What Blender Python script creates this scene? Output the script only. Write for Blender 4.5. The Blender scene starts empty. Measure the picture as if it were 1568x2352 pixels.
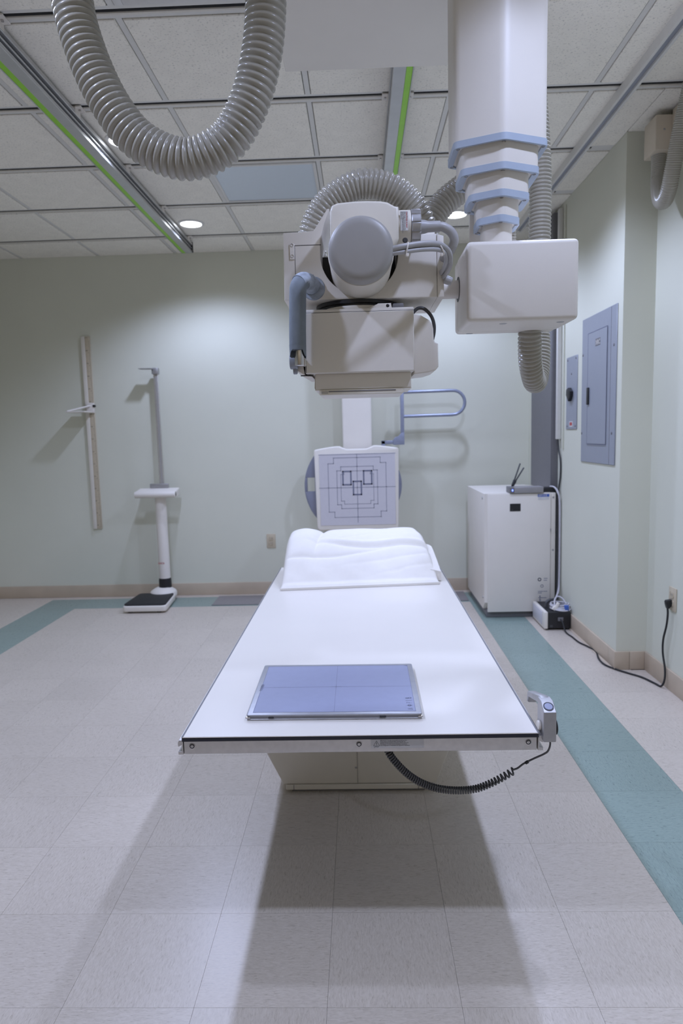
import bpy, bmesh, math, random
from mathutils import Vector, Matrix
random.seed(7)
S = bpy.context.scene
COL = S.collection
PI = math.pi

# ------------------------------------------------------------------ camera, world, lights, exposure
FPX = 1550.25
pit, yaw, rol = 0.1151, -0.0294, -0.0258
CAM = Vector((0.1022, -1.6953, 1.2923))
f0 = Vector((math.sin(yaw), math.cos(yaw), 0)); r0 = Vector((math.cos(yaw), -math.sin(yaw), 0)); u0 = Vector((0, 0, 1))
fw = math.cos(pit)*f0 - math.sin(pit)*u0
up = math.sin(pit)*f0 + math.cos(pit)*u0
Rv = math.cos(rol)*r0 + math.sin(rol)*up
Uv = -math.sin(rol)*r0 + math.cos(rol)*up
cd = bpy.data.cameras.new('camera'); cam = bpy.data.objects.new('camera', cd); COL.objects.link(cam)
cam.matrix_world = Matrix(((Rv.x, Uv.x, -fw.x, CAM.x), (Rv.y, Uv.y, -fw.y, CAM.y), (Rv.z, Uv.z, -fw.z, CAM.z), (0, 0, 0, 1)))
cd.sensor_fit = 'VERTICAL'; cd.sensor_height = 36.0; cd.sensor_width = 24.0
cd.lens = FPX/2352*36.0
cd.clip_start = 0.02
cd.dof.use_dof = True; cd.dof.focus_distance = 1.62; cd.dof.aperture_fstop = 5.0
S.camera = cam

w = bpy.data.worlds.new('world'); S.world = w; w.use_nodes = True
w.node_tree.nodes['Background'].inputs[0].default_value = (0.9, 0.85, 0.75, 1)
w.node_tree.nodes['Background'].inputs[1].default_value = 0.02

S.view_settings.view_transform = 'Standard'; S.view_settings.look = 'None'
S.view_settings.gamma = 1.0; S.view_settings.use_curve_mapping = False
S.view_settings.exposure = 0.0

ZC = 2.734
LAMP_P = 58.0
LAMP_C = (0.555, 0.65, 1.0)
LAMPS = [(x, y) for x in (-1.0, 0.775) for y in (3.02, 1.72, 0.36, -0.66, -3.15)]  # the rearmost pair, by the unseen front wall, is added for fill light
for (x, y) in LAMPS:
    ld = bpy.data.lights.new('downlight_lamp', 'SPOT'); ld.shadow_soft_size = 0.045
    ld.energy = LAMP_P*(0.8 if (x > 0 and y == -0.66) else 1.0); ld.color = LAMP_C; ld.spot_size = math.radians(144); ld.spot_blend = 0.6
    lo = bpy.data.objects.new('downlight_lamp', ld); COL.objects.link(lo); lo.location = (x, y, ZC-0.066)

# ------------------------------------------------------------------ materials
def lin(r, g, b):
    f = lambda c: c/12.92 if c <= 0.04045 else ((c+0.055)/1.055)**2.4
    return (f(r/255), f(g/255), f(b/255))
MATS = {}
def mat(name, col, rough=0.5, metal=0.0, var=0.04, scale=40.0, bump=0.0, bscale=200.0, spec=0.5, coat=0.0):
    m = bpy.data.materials.new(name); m.use_nodes = True; MATS[name] = m
    nt = m.node_tree; b = nt.nodes['Principled BSDF']
    b.inputs['Roughness'].default_value = rough; b.inputs['Metallic'].default_value = metal
    b.inputs['Specular IOR Level'].default_value = spec; b.inputs['Coat Weight'].default_value = coat
    tc = nt.nodes.new('ShaderNodeTexCoord'); nz = nt.nodes.new('ShaderNodeTexNoise')
    nz.inputs['Scale'].default_value = scale; nz.inputs['Detail'].default_value = 4
    nt.links.new(tc.outputs['Object'], nz.inputs['Vector'])
    cr = nt.nodes.new('ShaderNodeValToRGB'); e = cr.color_ramp.elements
    e[0].position = 0.3; e[1].position = 0.7
    e[0].color = tuple(c*(1-var) for c in col)+(1,); e[1].color = tuple(min(1, c*(1+var)) for c in col)+(1,)
    nt.links.new(nz.outputs['Fac'], cr.inputs['Fac']); nt.links.new(cr.outputs['Color'], b.inputs['Base Color'])
    if bump > 0:
        n2 = nt.nodes.new('ShaderNodeTexNoise'); n2.inputs['Scale'].default_value = bscale; n2.inputs['Detail'].default_value = 3
        nt.links.new(tc.outputs['Object'], n2.inputs['Vector'])
        bp = nt.nodes.new('ShaderNodeBump'); bp.inputs['Strength'].default_value = bump; bp.inputs['Distance'].default_value = 0.002
        nt.links.new(n2.outputs['Fac'], bp.inputs['Height']); nt.links.new(bp.outputs['Normal'], b.inputs['Normal'])
    return m
def tilemat(name, c0, c1, c2, rough):
    m = bpy.data.materials.new(name); m.use_nodes = True; MATS[name] = m
    nt = m.node_tree; b = nt.nodes['Principled BSDF']; L = nt.links.new
    tc = nt.nodes.new('ShaderNodeTexCoord'); oi = nt.nodes.new('ShaderNodeObjectInfo')
    mp = nt.nodes.new('ShaderNodeMapping'); mp.inputs['Scale'].default_value = (26, 110, 1)
    mu = nt.nodes.new('ShaderNodeMath'); mu.operation = 'MULTIPLY'; mu.inputs[1].default_value = 57.0
    L(oi.outputs['Random'], mu.inputs[0])
    cx = nt.nodes.new('ShaderNodeCombineXYZ'); L(mu.outputs[0], cx.inputs[0]); L(mu.outputs[0], cx.inputs[1]); L(mu.outputs[0], cx.inputs[2])
    L(tc.outputs['Object'], mp.inputs['Vector']); L(cx.outputs[0], mp.inputs['Location'])
    nz = nt.nodes.new('ShaderNodeTexNoise'); nz.inputs['Scale'].default_value = 2.2; nz.inputs['Detail'].default_value = 5; nz.inputs['Roughness'].default_value = 0.62
    nz.inputs['Distortion'].default_value = 0.9
    L(mp.outputs[0], nz.inputs['Vector'])
    cr = nt.nodes.new('ShaderNodeValToRGB'); e = cr.color_ramp.elements
    e[0].position = 0.30; e[0].color = c0+(1,); e[1].position = 0.66; e[1].color = c2+(1,)
    x = cr.color_ramp.elements.new(0.48); x.color = c1+(1,)
    L(nz.outputs['Fac'], cr.inputs['Fac'])
    # tile to tile tone and broad scuffing
    n3 = nt.nodes.new('ShaderNodeTexNoise'); n3.inputs['Scale'].default_value = 1.3; n3.inputs['Detail'].default_value = 6
    ge = nt.nodes.new('ShaderNodeNewGeometry'); L(ge.outputs['Position'], n3.inputs['Vector'])
    mr = nt.nodes.new('ShaderNodeMapRange'); mr.inputs['From Min'].default_value = 0.25; mr.inputs['From Max'].default_value = 0.75
    mr.inputs['To Min'].default_value = 0.93; mr.inputs['To Max'].default_value = 1.05; L(n3.outputs['Fac'], mr.inputs['Value'])
    mr2 = nt.nodes.new('ShaderNodeMapRange'); mr2.inputs['To Min'].default_value = 0.97; mr2.inputs['To Max'].default_value = 1.03; L(oi.outputs['Random'], mr2.inputs['Value'])
    m2 = nt.nodes.new('ShaderNodeMath'); m2.operation = 'MULTIPLY'; L(mr.outputs[0], m2.inputs[0]); L(mr2.outputs[0], m2.inputs[1])
    vm = nt.nodes.new('ShaderNodeVectorMath'); vm.operation = 'SCALE'; L(cr.outputs['Color'], vm.inputs[0]); L(m2.outputs[0], vm.inputs['Scale'])
    L(vm.outputs[0], b.inputs['Base Color'])
    rr = nt.nodes.new('ShaderNodeMapRange'); rr.inputs['To Min'].default_value = rough-0.05; rr.inputs['To Max'].default_value = rough+0.1; L(nz.outputs['Fac'], rr.inputs['Value'])
    L(rr.outputs[0], b.inputs['Roughness'])
    bp = nt.nodes.new('ShaderNodeBump'); bp.inputs['Strength'].default_value = 0.06; bp.inputs['Distance'].default_value = 0.001
    L(n3.outputs['Fac'], bp.inputs['Height']); L(bp.outputs['Normal'], b.inputs['Normal'])
    return m
def acoustic(name, col):
    m = mat(name, col, rough=0.95, var=0.03, scale=12, spec=0.1)
    nt = m.node_tree; b = nt.nodes['Principled BSDF']; L = nt.links.new
    ge = nt.nodes.new('ShaderNodeNewGeometry')
    nz = nt.nodes.new('ShaderNodeTexNoise'); nz.inputs['Scale'].default_value = 110; nz.inputs['Detail'].default_value = 3; nz.inputs['Roughness'].default_value = 0.6
    L(ge.outputs['Position'], nz.inputs['Vector'])
    cr = nt.nodes.new('ShaderNodeValToRGB'); e = cr.color_ramp.elements
    e[0].position = 0.28; e[0].color = (0.66, 0.66, 0.66, 1); e[1].position = 0.44; e[1].color = (1, 1, 1, 1)
    L(nz.outputs['Fac'], cr.inputs['Fac'])
    src = b.inputs['Base Color'].links[0].from_socket
    mx = nt.nodes.new('ShaderNodeMix'); mx.data_type = 'RGBA'; mx.blend_type = 'MULTIPLY'; mx.inputs[0].default_value = 1.0
    L(src, mx.inputs[6]); L(cr.outputs['Color'], mx.inputs[7]); L(mx.outputs[2], b.inputs['Base Color'])
    bp = nt.nodes.new('ShaderNodeBump'); bp.inputs['Strength'].default_value = 0.5; bp.inputs['Distance'].default_value = 0.003
    L(nz.outputs['Fac'], bp.inputs['Height']); L(bp.outputs['Normal'], b.inputs['Normal'])
    return m
def emit(name, col, s):
    m = bpy.data.materials.new(name); m.use_nodes = True; MATS[name] = m
    b = m.node_tree.nodes['Principled BSDF']; b.inputs['Base Color'].default_value = (0.8, 0.8, 0.8, 1)
    b.inputs['Emission Color'].default_value = col+(1,); b.inputs['Emission Strength'].default_value = s
    return m

M_wall = mat('wall_green_paint', (0.672, 0.668, 0.552), 0.55, var=0.012, scale=3, bump=0.08, bscale=350, spec=0.3)
M_bounce = mat('wall_front_warm_bounce', (0.80, 0.64, 0.38), 0.5, var=0.06, scale=6)  # unseen wall behind the camera, colour made up to warm the bounce light
M_base = mat('baseboard_vinyl', (0.53, 0.435, 0.325), 0.45, var=0.05, scale=8)
M_floor = tilemat('floor_tile_beige', (0.50, 0.435, 0.355), (0.585, 0.515, 0.43), (0.645, 0.575, 0.49), 0.27)
M_teal = tilemat('floor_tile_teal', (0.20, 0.265, 0.235), (0.255, 0.33, 0.29), (0.295, 0.37, 0.325), 0.27)
M_sub = mat('floor_joint', (0.20, 0.17, 0.14), 0.8)
M_ceil = acoustic('acoustic_tile', (0.90, 0.855, 0.75))
M_cbar = mat('ceiling_bar_white', (0.70, 0.68, 0.63), 0.5, var=0.02)
M_clip = mat('ceiling_lip_cream', (0.68, 0.64, 0.56), 0.4)
M_dark = mat('dark_void', (0.012, 0.012, 0.012), 0.9)
M_white = mat('painted_white', (0.765, 0.715, 0.64), 0.46, var=0.012, scale=9, bump=0.05, bscale=600)
M_cream = mat('painted_cream', (0.72, 0.67, 0.58), 0.42, var=0.02, scale=10)
M_beige = mat('painted_beige', (0.62, 0.54, 0.42), 0.5, var=0.03, scale=10)
M_table = mat('tabletop_white', (0.755, 0.705, 0.635), 0.30, var=0.01, scale=4)
M_black = mat('black_plastic', (0.012, 0.012, 0.014), 0.4)
M_rubber = mat('black_rubber', (0.016, 0.016, 0.017), 0.65, bump=0.2, bscale=300)
M_navy = mat('tabletop_edge_black', (0.012, 0.013, 0.022), 0.35)
M_alu = mat('brushed_aluminium', (0.62, 0.60, 0.585), 0.36, 0.85, var=0.05, scale=60)
M_steel = mat('polished_steel', (0.55, 0.53, 0.52), 0.22, 1.0, var=0.04)
M_alud = mat('alu_dark', (0.42, 0.41, 0.41), 0.42, 0.7, var=0.08, scale=30)
M_capgrey = mat('tube_cap_grey', (0.36, 0.345, 0.325), 0.45, 0.1, var=0.03, scale=20)
M_blue = mat('collar_light_blue', (0.42, 0.485, 0.58), 0.42, var=0.02)
M_foam = mat('grey_foam_sleeve', (0.20, 0.23, 0.26), 0.75, var=0.10, scale=25, bump=0.3, bscale=120)
M_tape = mat('worn_grey_tape', (0.36, 0.40, 0.46), 0.55, var=0.25, scale=60, bump=0.4, bscale=90)
M_cable = mat('grey_cable', (0.42, 0.41, 0.41), 0.42, var=0.04)
M_dcable = mat('dark_cable', (0.05, 0.05, 0.052), 0.45)
M_ccord = mat('coil_cord_grey', (0.075, 0.073, 0.072), 0.4)
M_hose = mat('hose_greige', (0.38, 0.355, 0.295), 0.25, var=0.03, scale=10, spec=0.6)
M_green = mat('rail_stripe_lime', (0.28, 0.62, 0.03), 0.35)
M_rail = mat('rail_anodised', (0.52, 0.52, 0.51), 0.33, 0.55, var=0.04, scale=15)
M_raild = mat('rail_groove', (0.10, 0.105, 0.12), 0.3, 0.6)
M_screen = mat('detector_blue_grey', (0.275, 0.295, 0.42), 0.32, var=0.02)
M_detf = mat('detector_frame_grey', (0.34, 0.34, 0.36), 0.38, 0.35, var=0.05, scale=40)
M_mark = mat('marking_dark', (0.16, 0.17, 0.24), 0.5)
M_ink = mat('black_print', (0.03, 0.03, 0.035), 0.6)
M_pill = mat('pillowcase_cotton', (0.82, 0.775, 0.71), 0.9, var=0.01, bump=0.25, bscale=500, spec=0.1)
M_receptor = mat('receptor_face', (0.60, 0.575, 0.60), 0.45, var=0.01)
M_rline = mat('receptor_lines', (0.34, 0.335, 0.38), 0.5)
M_bluebar = mat('handrail_blue_grey', (0.29, 0.315, 0.41), 0.32, 0.3)
M_disc = mat('side_grip_grey', (0.22, 0.23, 0.29), 0.45)
M_panel = mat('panel_grey_blue', (0.295, 0.31, 0.345), 0.42, var=0.015)
M_fplate = mat('floor_plate_grey', (0.27, 0.25, 0.245), 0.45, 0.2)
M_duct = mat('wireway_dark_grey', (0.165, 0.16, 0.165), 0.5)
M_outlet = mat('outlet_tan', (0.56, 0.48, 0.35), 0.4)
M_router = mat('router_grey', (0.30, 0.285, 0.28), 0.45)
M_wcable = mat('white_grey_cable', (0.52, 0.50, 0.52), 0.45)
M_bluetag = mat('blue_tag', (0.05, 0.12, 0.42), 0.45)
M_redtag = mat('red_print', (0.45, 0.06, 0.06), 0.5)
M_label = mat('label_silver', (0.50, 0.49, 0.485), 0.4, 0.3)
M_paper = mat('label_paper', (0.62, 0.61, 0.60), 0.5)
M_diff = mat('frosted_diffuser', (0.62, 0.68, 0.72), 0.35, var=0.01)
M_vent = mat('vent_white', (0.66, 0.64, 0.61), 0.45)
M_lens = emit('downlight_lens', (0.86, 0.90, 1.0), 9.0)
M_led = emit('blue_led', (0.05, 0.12, 1.0), 3.0)

# ------------------------------------------------------------------ geometry helpers
class MB:
    def __init__(s): s.bm = bmesh.new()
    def box(s, x0, x1, y0, y1, z0, z1, bev=0.0, seg=2, rot=None):
        b = bmesh.new(); bmesh.ops.create_cube(b, size=1.0)
        bmesh.ops.scale(b, vec=(abs(x1-x0), abs(y1-y0), abs(z1-z0)), verts=b.verts)
        if bev > 0: bmesh.ops.bevel(b, geom=list(b.edges), offset=bev, segments=seg, profile=0.5, affect='EDGES')
        if rot is not None: bmesh.ops.transform(b, matrix=rot.to_4x4(), verts=b.verts)
        bmesh.ops.translate(b, vec=((x0+x1)/2, (y0+y1)/2, (z0+z1)/2), verts=b.verts)
        s.add(b); return s
    def add(s, b):
        me = bpy.data.meshes.new('tmp'); b.to_mesh(me); b.free(); s.bm.from_mesh(me); bpy.data.meshes.remove(me)
    def prism(s, pts, axis, a0, a1, bev=0.0, seg=2, bev_all=False):
        """polygon pts in the plane across axis: 'y' -> (x,z), 'x' -> (y,z), 'z' -> (x,y); extruded a0..a1"""
        b = bmesh.new()
        f = {'y': lambda p, a: (p[0], a, p[1]), 'x': lambda p, a: (a, p[0], p[1]), 'z': lambda p, a: (p[0], p[1], a)}[axis]
        v0 = [b.verts.new(f(p, a0)) for p in pts]; v1 = [b.verts.new(f(p, a1)) for p in pts]
        n = len(pts); caps = [b.faces.new(v0), b.faces.new(v1[::-1])]
        for i in range(n): b.faces.new((v0[i], v1[i], v1[(i+1) % n], v0[(i+1) % n]))
        bmesh.ops.recalc_face_normals(b, faces=b.faces)
        if bev > 0:
            es = list(b.edges) if bev_all else [e for c in caps for e in c.edges]
            bmesh.ops.bevel(b, geom=es, offset=bev, segments=seg, profile=0.5, affect='EDGES')
        s.add(b); return s
    def lathe(s, prof, c, axis, n=40):
        """prof = [(r, h)], revolved about axis through c"""
        ax = Vector(axis).normalized(); t = Vector((0, 0, 1)) if abs(ax.z) < 0.9 else Vector((1, 0, 0))
        e1 = ax.cross(t).normalized(); e2 = ax.cross(e1); c = Vector(c); rings = []
        for (r, h) in prof:
            if r < 1e-6: rings.append([s.bm.verts.new(c+ax*h)])
            else: rings.append([s.bm.verts.new(c+ax*h+(e1*math.cos(2*PI*i/n)+e2*math.sin(2*PI*i/n))*r) for i in range(n)])
        for a, b in zip(rings, rings[1:]):
            for i in range(n):
                j = (i+1) % n
                if len(a) == 1 and len(b) > 1: s.bm.faces.new((a[0], b[i], b[j]))
                elif len(b) == 1 and len(a) > 1: s.bm.faces.new((a[i], b[0], a[j]))
                elif len(a) > 1: s.bm.faces.new((a[i], b[i], b[j], a[j]))
        return s
    def cyl(s, p0, p1, r, n=28, bev=0.0):
        p0 = Vector(p0); p1 = Vector(p1); h = (p1-p0).length
        pr = [(0, 0), (r, 0), (r, h), (0, h)] if bev <= 0 else [(0, 0), (r-bev, 0), (r-bev*.3, bev*.3), (r, bev), (r, h-bev), (r-bev*.3, h-bev*.3), (r-bev, h), (0, h)]
        return s.lathe(pr, p0, p1-p0, n)
    def tube(s, path, r, n=12, rf=None, cap=True, up=None):
        P = [Vector(p) for p in path]; N = len(P); T = []
        for i in range(N):
            a = P[max(0, i-1)]; b = P[min(N-1, i+1)]; T.append((b-a).normalized())
        t0 = T[0]; ref = Vector(up) if up else (Vector((0, 0, 1)) if abs(t0.z) < 0.9 else Vector((1, 0, 0)))
        nrm = (ref-t0*ref.dot(t0)).normalized(); rings = []
        for i in range(N):
            if i > 0: nrm = (nrm-T[i]*nrm.dot(T[i])).normalized()
            bn = T[i].cross(nrm); rr = rf(i) if rf else r
            rings.append([s.bm.verts.new(P[i]+(nrm*math.cos(2*PI*k/n)+bn*math.sin(2*PI*k/n))*rr) for k in range(n)])
        for a, b in zip(rings, rings[1:]):
            for k in range(n): s.bm.faces.new((a[k], a[(k+1) % n], b[(k+1) % n], b[k]))
        if cap:
            s.bm.faces.new(rings[0][::-1]); s.bm.faces.new(rings[-1])
        return s
    def ribbon(s, pts, wd, nrm, th, closed=False):
        """flat printed line of width wd following pts on a plane with normal nrm, th proud"""
        nr = Vector(nrm); P = [Vector(p) for p in pts]
        if closed: P = P+[P[0]]
        for a, b in zip(P, P[1:]):
            d = (b-a).normalized(); sd = d.cross(nr).normalized()*wd/2; ex = d*wd/2; o = nr*th
            q = [a-ex-sd+o, b+ex-sd+o, b+ex+sd+o, a-ex+sd+o]
            s.bm.faces.new([s.bm.verts.new(v) for v in q])
        return s
    def build(s, name, m, parent=None, angle=38):
        bmesh.ops.recalc_face_normals(s.bm, faces=s.bm.faces)
        me = bpy.data.meshes.new(name); s.bm.to_mesh(me); s.bm.free()
        me.materials.append(m)
        me.polygons.foreach_set('use_smooth', [True]*len(me.polygons)); me.set_sharp_from_angle(angle=math.radians(angle))
        o = bpy.data.objects.new(name, me); COL.objects.link(o)
        if parent is not None:
            o.parent = parent
            o.matrix_parent_inverse = Matrix.Translation(-world_loc(parent))
        return o
def world_loc(o):
    return Vector(o.location) if o.type == 'EMPTY' else Vector((0, 0, 0))
def tag(o, label, cat, group=None):
    o['label'] = label; o['category'] = cat
    if group: o['group'] = group
    return o
def thing(name, loc, label, cat, group=None):
    o = bpy.data.objects.new(name, None); COL.objects.link(o); o.location = loc; o.empty_display_size = 0.05
    return tag(o, label, cat, group)
def struct(o): o['kind'] = 'structure'; return o
def catmull(pts, step):
    P = [Vector(p) for p in pts]; P = [P[0]*2-P[1]]+P+[P[-1]*2-P[-2]]; out = []
    for i in range(1, len(P)-2):
        a, b, c, d = P[i-1:i+3]
        for k in range(60):
            t = k/60
            out.append(0.5*((2*b)+(c-a)*t+(2*a-5*b+4*c-d)*t*t+(3*b-a-3*c+d)*t**3))
    out.append(P[-2])
    res = [out[0]]; acc = 0.0
    for a, b in zip(out, out[1:]):
        L = (b-a).length; pos = 0.0
        while L > 1e-9 and acc+(L-pos) >= step:
            pos += step-acc; acc = 0.0; res.append(a+(b-a)*(pos/L))
        acc += L-pos
    return res
def text_mesh(body, size, m, name, parent, loc, rotm, align='LEFT', bold=0.0, space=1.0, sx=1.0):
    cu = bpy.data.curves.new('txt', 'FONT'); cu.body = body; cu.size = size; cu.align_x = align; cu.space_line = space
    cu.offset = bold; cu.resolution_u = 2
    o = bpy.data.objects.new('txt', cu); COL.objects.link(o)
    bpy.context.view_layer.update()
    me = bpy.data.meshes.new_from_object(o.evaluated_get(bpy.context.evaluated_depsgraph_get()))
    bpy.data.objects.remove(o); bpy.data.curves.remove(cu)
    mx = Matrix.Translation(Vector(loc)) @ rotm.to_4x4() @ Matrix.Diagonal((sx, 1, 1, 1))
    me.transform(mx); me.materials.clear(); me.materials.append(m); me.name = name
    t = bpy.data.objects.new(name, me); COL.objects.link(t); t.parent = parent
    t.matrix_parent_inverse = Matrix.Translation(-world_loc(parent))
    return t
ROT_FRONT = Matrix.Rotation(PI/2, 3, 'X')            # text lying in XZ, read from -Y

# ------------------------------------------------------------------ room shell
XL, XR, XJ, YJ, YB, YF = -3.1, 1.447, 1.606, 1.845, 3.745, -3.8
T = 0.3048
struct(MB().box(XL-.1, XJ+.1, YF-.1, YB+.1, -0.12, -0.004).build('floor', M_sub))
FLOOR = bpy.data.objects['floor']
base = MB().box(-T/2+.0003, T/2-.0003, -T/2+.0003, T/2-.0003, -0.003, 0.0).build('floor_tile', M_floor)
me_b = base.data; bpy.data.objects.remove(base)
me_t = me_b.copy(); me_t.materials.clear(); me_t.materials.append(M_teal)
edge_cache = {}
def edge_tile(x0, x1, y0, y1, m):
    k = (round(x1-x0, 3), round(y1-y0, 3))
    o = MB().box(-(x1-x0)/2+.0004, (x1-x0)/2-.0004, -(y1-y0)/2+.0004, (y1-y0)/2-.0004, -0.003, 0, 0.0007, 1).build('floor_tile', m)
    return o
for i in range(-11, 6):
    for j in range(-5, 13):
        x0, y0 = i*T, j*T
        teal = (j == 11 and -8 <= i <= 3) or (j < 11 and i in (3, -8) and j > -5)
        xa, xb, ya, yb = x0, x0+T, y0, y0+T
        lim = XJ if yb <= YJ+.01 else XR
        if xa >= lim-.01 or ya >= YB-.01: continue
        cut = (xb > lim or yb > YB or (ya < YJ < yb and xb > XR))
        if not cut:
            o = bpy.data.objects.new('floor_tile', me_t if teal else me_b); COL.objects.link(o)
        else:
            if ya < YJ < yb and xb > XR:
                if xa < XJ:
                    o = edge_tile(max(xa, XR-.0) if xa > XR else xa, min(xb, XJ), ya, YJ, M_floor)
                    o.location = ((xa+min(xb, XJ))/2, (ya+YJ)/2, 0); o.parent = FLOOR
                if xa < XR:
                    o = edge_tile(xa, XR, YJ, yb, M_floor); o.location = ((xa+XR)/2, (YJ+yb)/2, 0); o.parent = FLOOR
                continue
            xb, yb = min(xb, lim), min(yb, YB)
            o = edge_tile(xa, xb, ya, yb, M_teal if teal else M_floor)
        o.location = ((xa+xb)/2, (ya+yb)/2, 0)
        if not cut: o.rotation_euler = (0, 0, (PI/2 if (i+j) % 2 else 0)+(PI if random.random() < .5 else 0))
        o.parent = FLOOR

struct(MB().box(XL-.1, XJ+.2, YB, YB+.12, -0.1, 2.95).build('wall_back', M_wall))
struct(MB().box(XL-.12, XL, YF, YB, -0.1, 2.95).build('wall_left', M_wall))
struct(MB().box(XL-.1, XJ+.2, YF-.12, YF, -0.1, 2.95).build('wall_front', M_bounce))
struct(MB().box(XR, XJ+.2, YJ, YB, -0.1, 2.95).build('wall_right', M_wall))
struct(MB().box(XJ, XJ+.2, YF, YJ, -0.1, 2.95).build('wall_jog', M_wall))
struct(MB().box(XL, XR, YB-.012, YB, 0.0, 0.1, 0.003).build('baseboard_back', M_base))
struct(MB().box(XL, XL+.012, YF, YB-.012, 0.0, 0.1, 0.003).build('baseboard_left', M_base))
br = struct(MB().box(XR-.012, XR, 1.93, 2.9, 0.0, 0.1, 0.003).build('baseboard_right', M_base))
for bx in ((XR-.012, XR, YJ+.0005, 1.9285), (XR-.012, XR+.068, YJ-.012, YJ), (XR+.0695, XJ-.012, YJ-.012, YJ), (XJ-.012, XJ, 0.4, YJ), (XJ-.012, XJ, YF, 0.3985)):
    MB().box(*bx, 0.0, 0.1, 0.002).build('baseboard_piece', M_base, br)
# toe of the vinyl base
MB().prism([(XR-.022, 0.001), (XR-.011, 0.001), (XR-.011, 0.008)], 'y', YJ, 2.9).build('baseboard_toe', M_base, br)

# ------------------------------------------------------------------ ceiling
CEIL = struct(MB().box(XL-.1, XJ+.2, YF-.1, YB+.1, 2.80, 2.92).build('ceiling', M_dark))
X0, DX, Y0, DY = -0.695, 0.6096, 0.744, 0.6426
rows = [Y0+DY*k for k in range(-7, 5)]
cols = [X0+DX*k for k in range(-4, 5)]
VENT = (0, 0); TROF = (0, 2)             # grid cells (col, row) relative to X0, Y0
tile_cache = {}
def ctile(xa, xb, ya, yb):
    k = (round(xb-xa, 3), round(yb-ya, 3))
    if k not in tile_cache:
        o = MB().box(-(xb-xa)/2, (xb-xa)/2, -(yb-ya)/2, (yb-ya)/2, -0.006, 0.014, 0.003, 1).build('ceiling_tile', M_ceil)
        tile_cache[k] = o.data
    else:
        o = bpy.data.objects.new('ceiling_tile', tile_cache[k]); COL.objects.link(o)
    o.location = ((xa+xb)/2, (ya+yb)/2, ZC); o.parent = CEIL
for kr in range(len(rows)):
    ya = rows[kr]+.047; yb = (rows[kr+1]-.03) if kr+1 < len(rows) else YB
    if yb-ya < .05: continue
    lim = XJ if rows[kr] < YJ-.5 else XR
    for kc in range(len(cols)+1):
        xa = cols[kc-1]+.014 if kc > 0 else XL
        xb = cols[kc]-.014 if kc < len(cols) else lim
        xb = min(xb, lim)
        if xb-xa < .04: continue
        cell = (kc-5, kr-7)
        if cell == (TROF[0], TROF[1]) or cell == (VENT[0], -1): continue
        ctile(xa, xb, ya, yb)
    for kc in range(len(cols)):
        if cols[kc]+.011 < lim:
            MB().box(cols[kc]-.011, cols[kc]+.011, ya-.004, yb+.004, ZC-.001, ZC+.02).build('ceiling_bar', M_cbar, CEIL)
ctile(XR+.003, XJ, rows[8]+.047, YJ)
for kr, y in enumerate(rows):
    xe = XJ if y < YJ-.3 else XR-.11
    ch = MB().box(XL, XJ if y < YJ-.3 else XR, y-.0265, y-.008, ZC-.001, ZC+.045).build('ceiling_channel', M_cbar, CEIL)
    MB().box(XL, xe, y+.008, y+.0225, ZC-.006, ZC+.045, 0.004).build('ceiling_lip', M_clip, ch)
    MB().box(XL, XJ if y < YJ-.3 else XR, y+.0225, y+.0435, ZC-.001, ZC+.02).build('ceiling_flange', M_cbar, ch)
    MB().box(XL, XJ, y-.008, y+.008, ZC-.0006, ZC+.045).build('slot_shade_fill', M_dark, ch)  # black block fills the open slot to stand for the shade inside
    if xe < XR: MB().box(xe, XR, y-.008, y+.0225, ZC-.001, ZC+.02).build('channel_end', M_cbar, ch)

# light fixtures
names = {(-1.0, 3.02): 'round recessed ceiling light nearest the back wall, left of the tube head',
         (-1.0, 1.72): 'round recessed ceiling light half hidden behind the big looping hose',
         (0.775, 3.02): 'round recessed ceiling light seen between the tube head hose and the column',
         (0.775, 1.72): 'round recessed ceiling light hidden behind the telescopic column',
         (-1.0, 0.36): 'round recessed ceiling light beside the vent, above the looping hose',
         (0.775, 0.36): 'round recessed ceiling light above the right side of the exam table',
         (-1.0, -0.66): 'round recessed ceiling light over the open floor left of the camera',
         (0.775, -0.66): 'round recessed ceiling light over the floor right of the camera',
         (-1.0, -3.15): 'added round ceiling light for fill by the unseen front wall, left one of the pair',
         (0.775, -3.15): 'added round ceiling light for fill by the unseen front wall, right one of the pair',
         }
for (x, y) in LAMPS:
    t = thing('recessed_light', (x, y, ZC-.006), names[(x, y)], 'ceiling light', 'recessed ceiling lights')
    MB().lathe([(.070, 0), (.070, -.006), (.074, -.009), (.088, -.004), (.090, 0)], (x, y, ZC-.006), (0, 0, 1), 40).build('trim_ring', M_cbar, t)
    MB().lathe([(0, -.015), (.03, -.0142), (.055, -.0105), (.070, -.004), (.070, 0)], (x, y, ZC-.006), (0, 0, 1), 40).build('lens', M_lens, t)
# troffer (off)
xa, xb, ya, yb = X0+.014, X0+DX-.014, rows[9]+.047, rows[10]-.03
t = thing('ceiling_light_panel', ((xa+xb)/2, (ya+yb)/2, ZC), 'square frosted ceiling light panel, switched off, beyond the looping hose', 'light panel')
fr = MB()
for b in ((xa, xa+.018, ya, yb), (xb-.018, xb, ya, yb), (xa+.018, xb-.018, ya, ya+.018), (xa+.018, xb-.018, yb-.018, yb)): fr.box(*b, ZC-.008, ZC+.02, .002)
fr.build('frame', M_cbar, t); MB().box(xa+.018, xb-.018, ya+.018, yb-.018, ZC-.002, ZC+.01).build('diffuser', M_diff, t)
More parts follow.
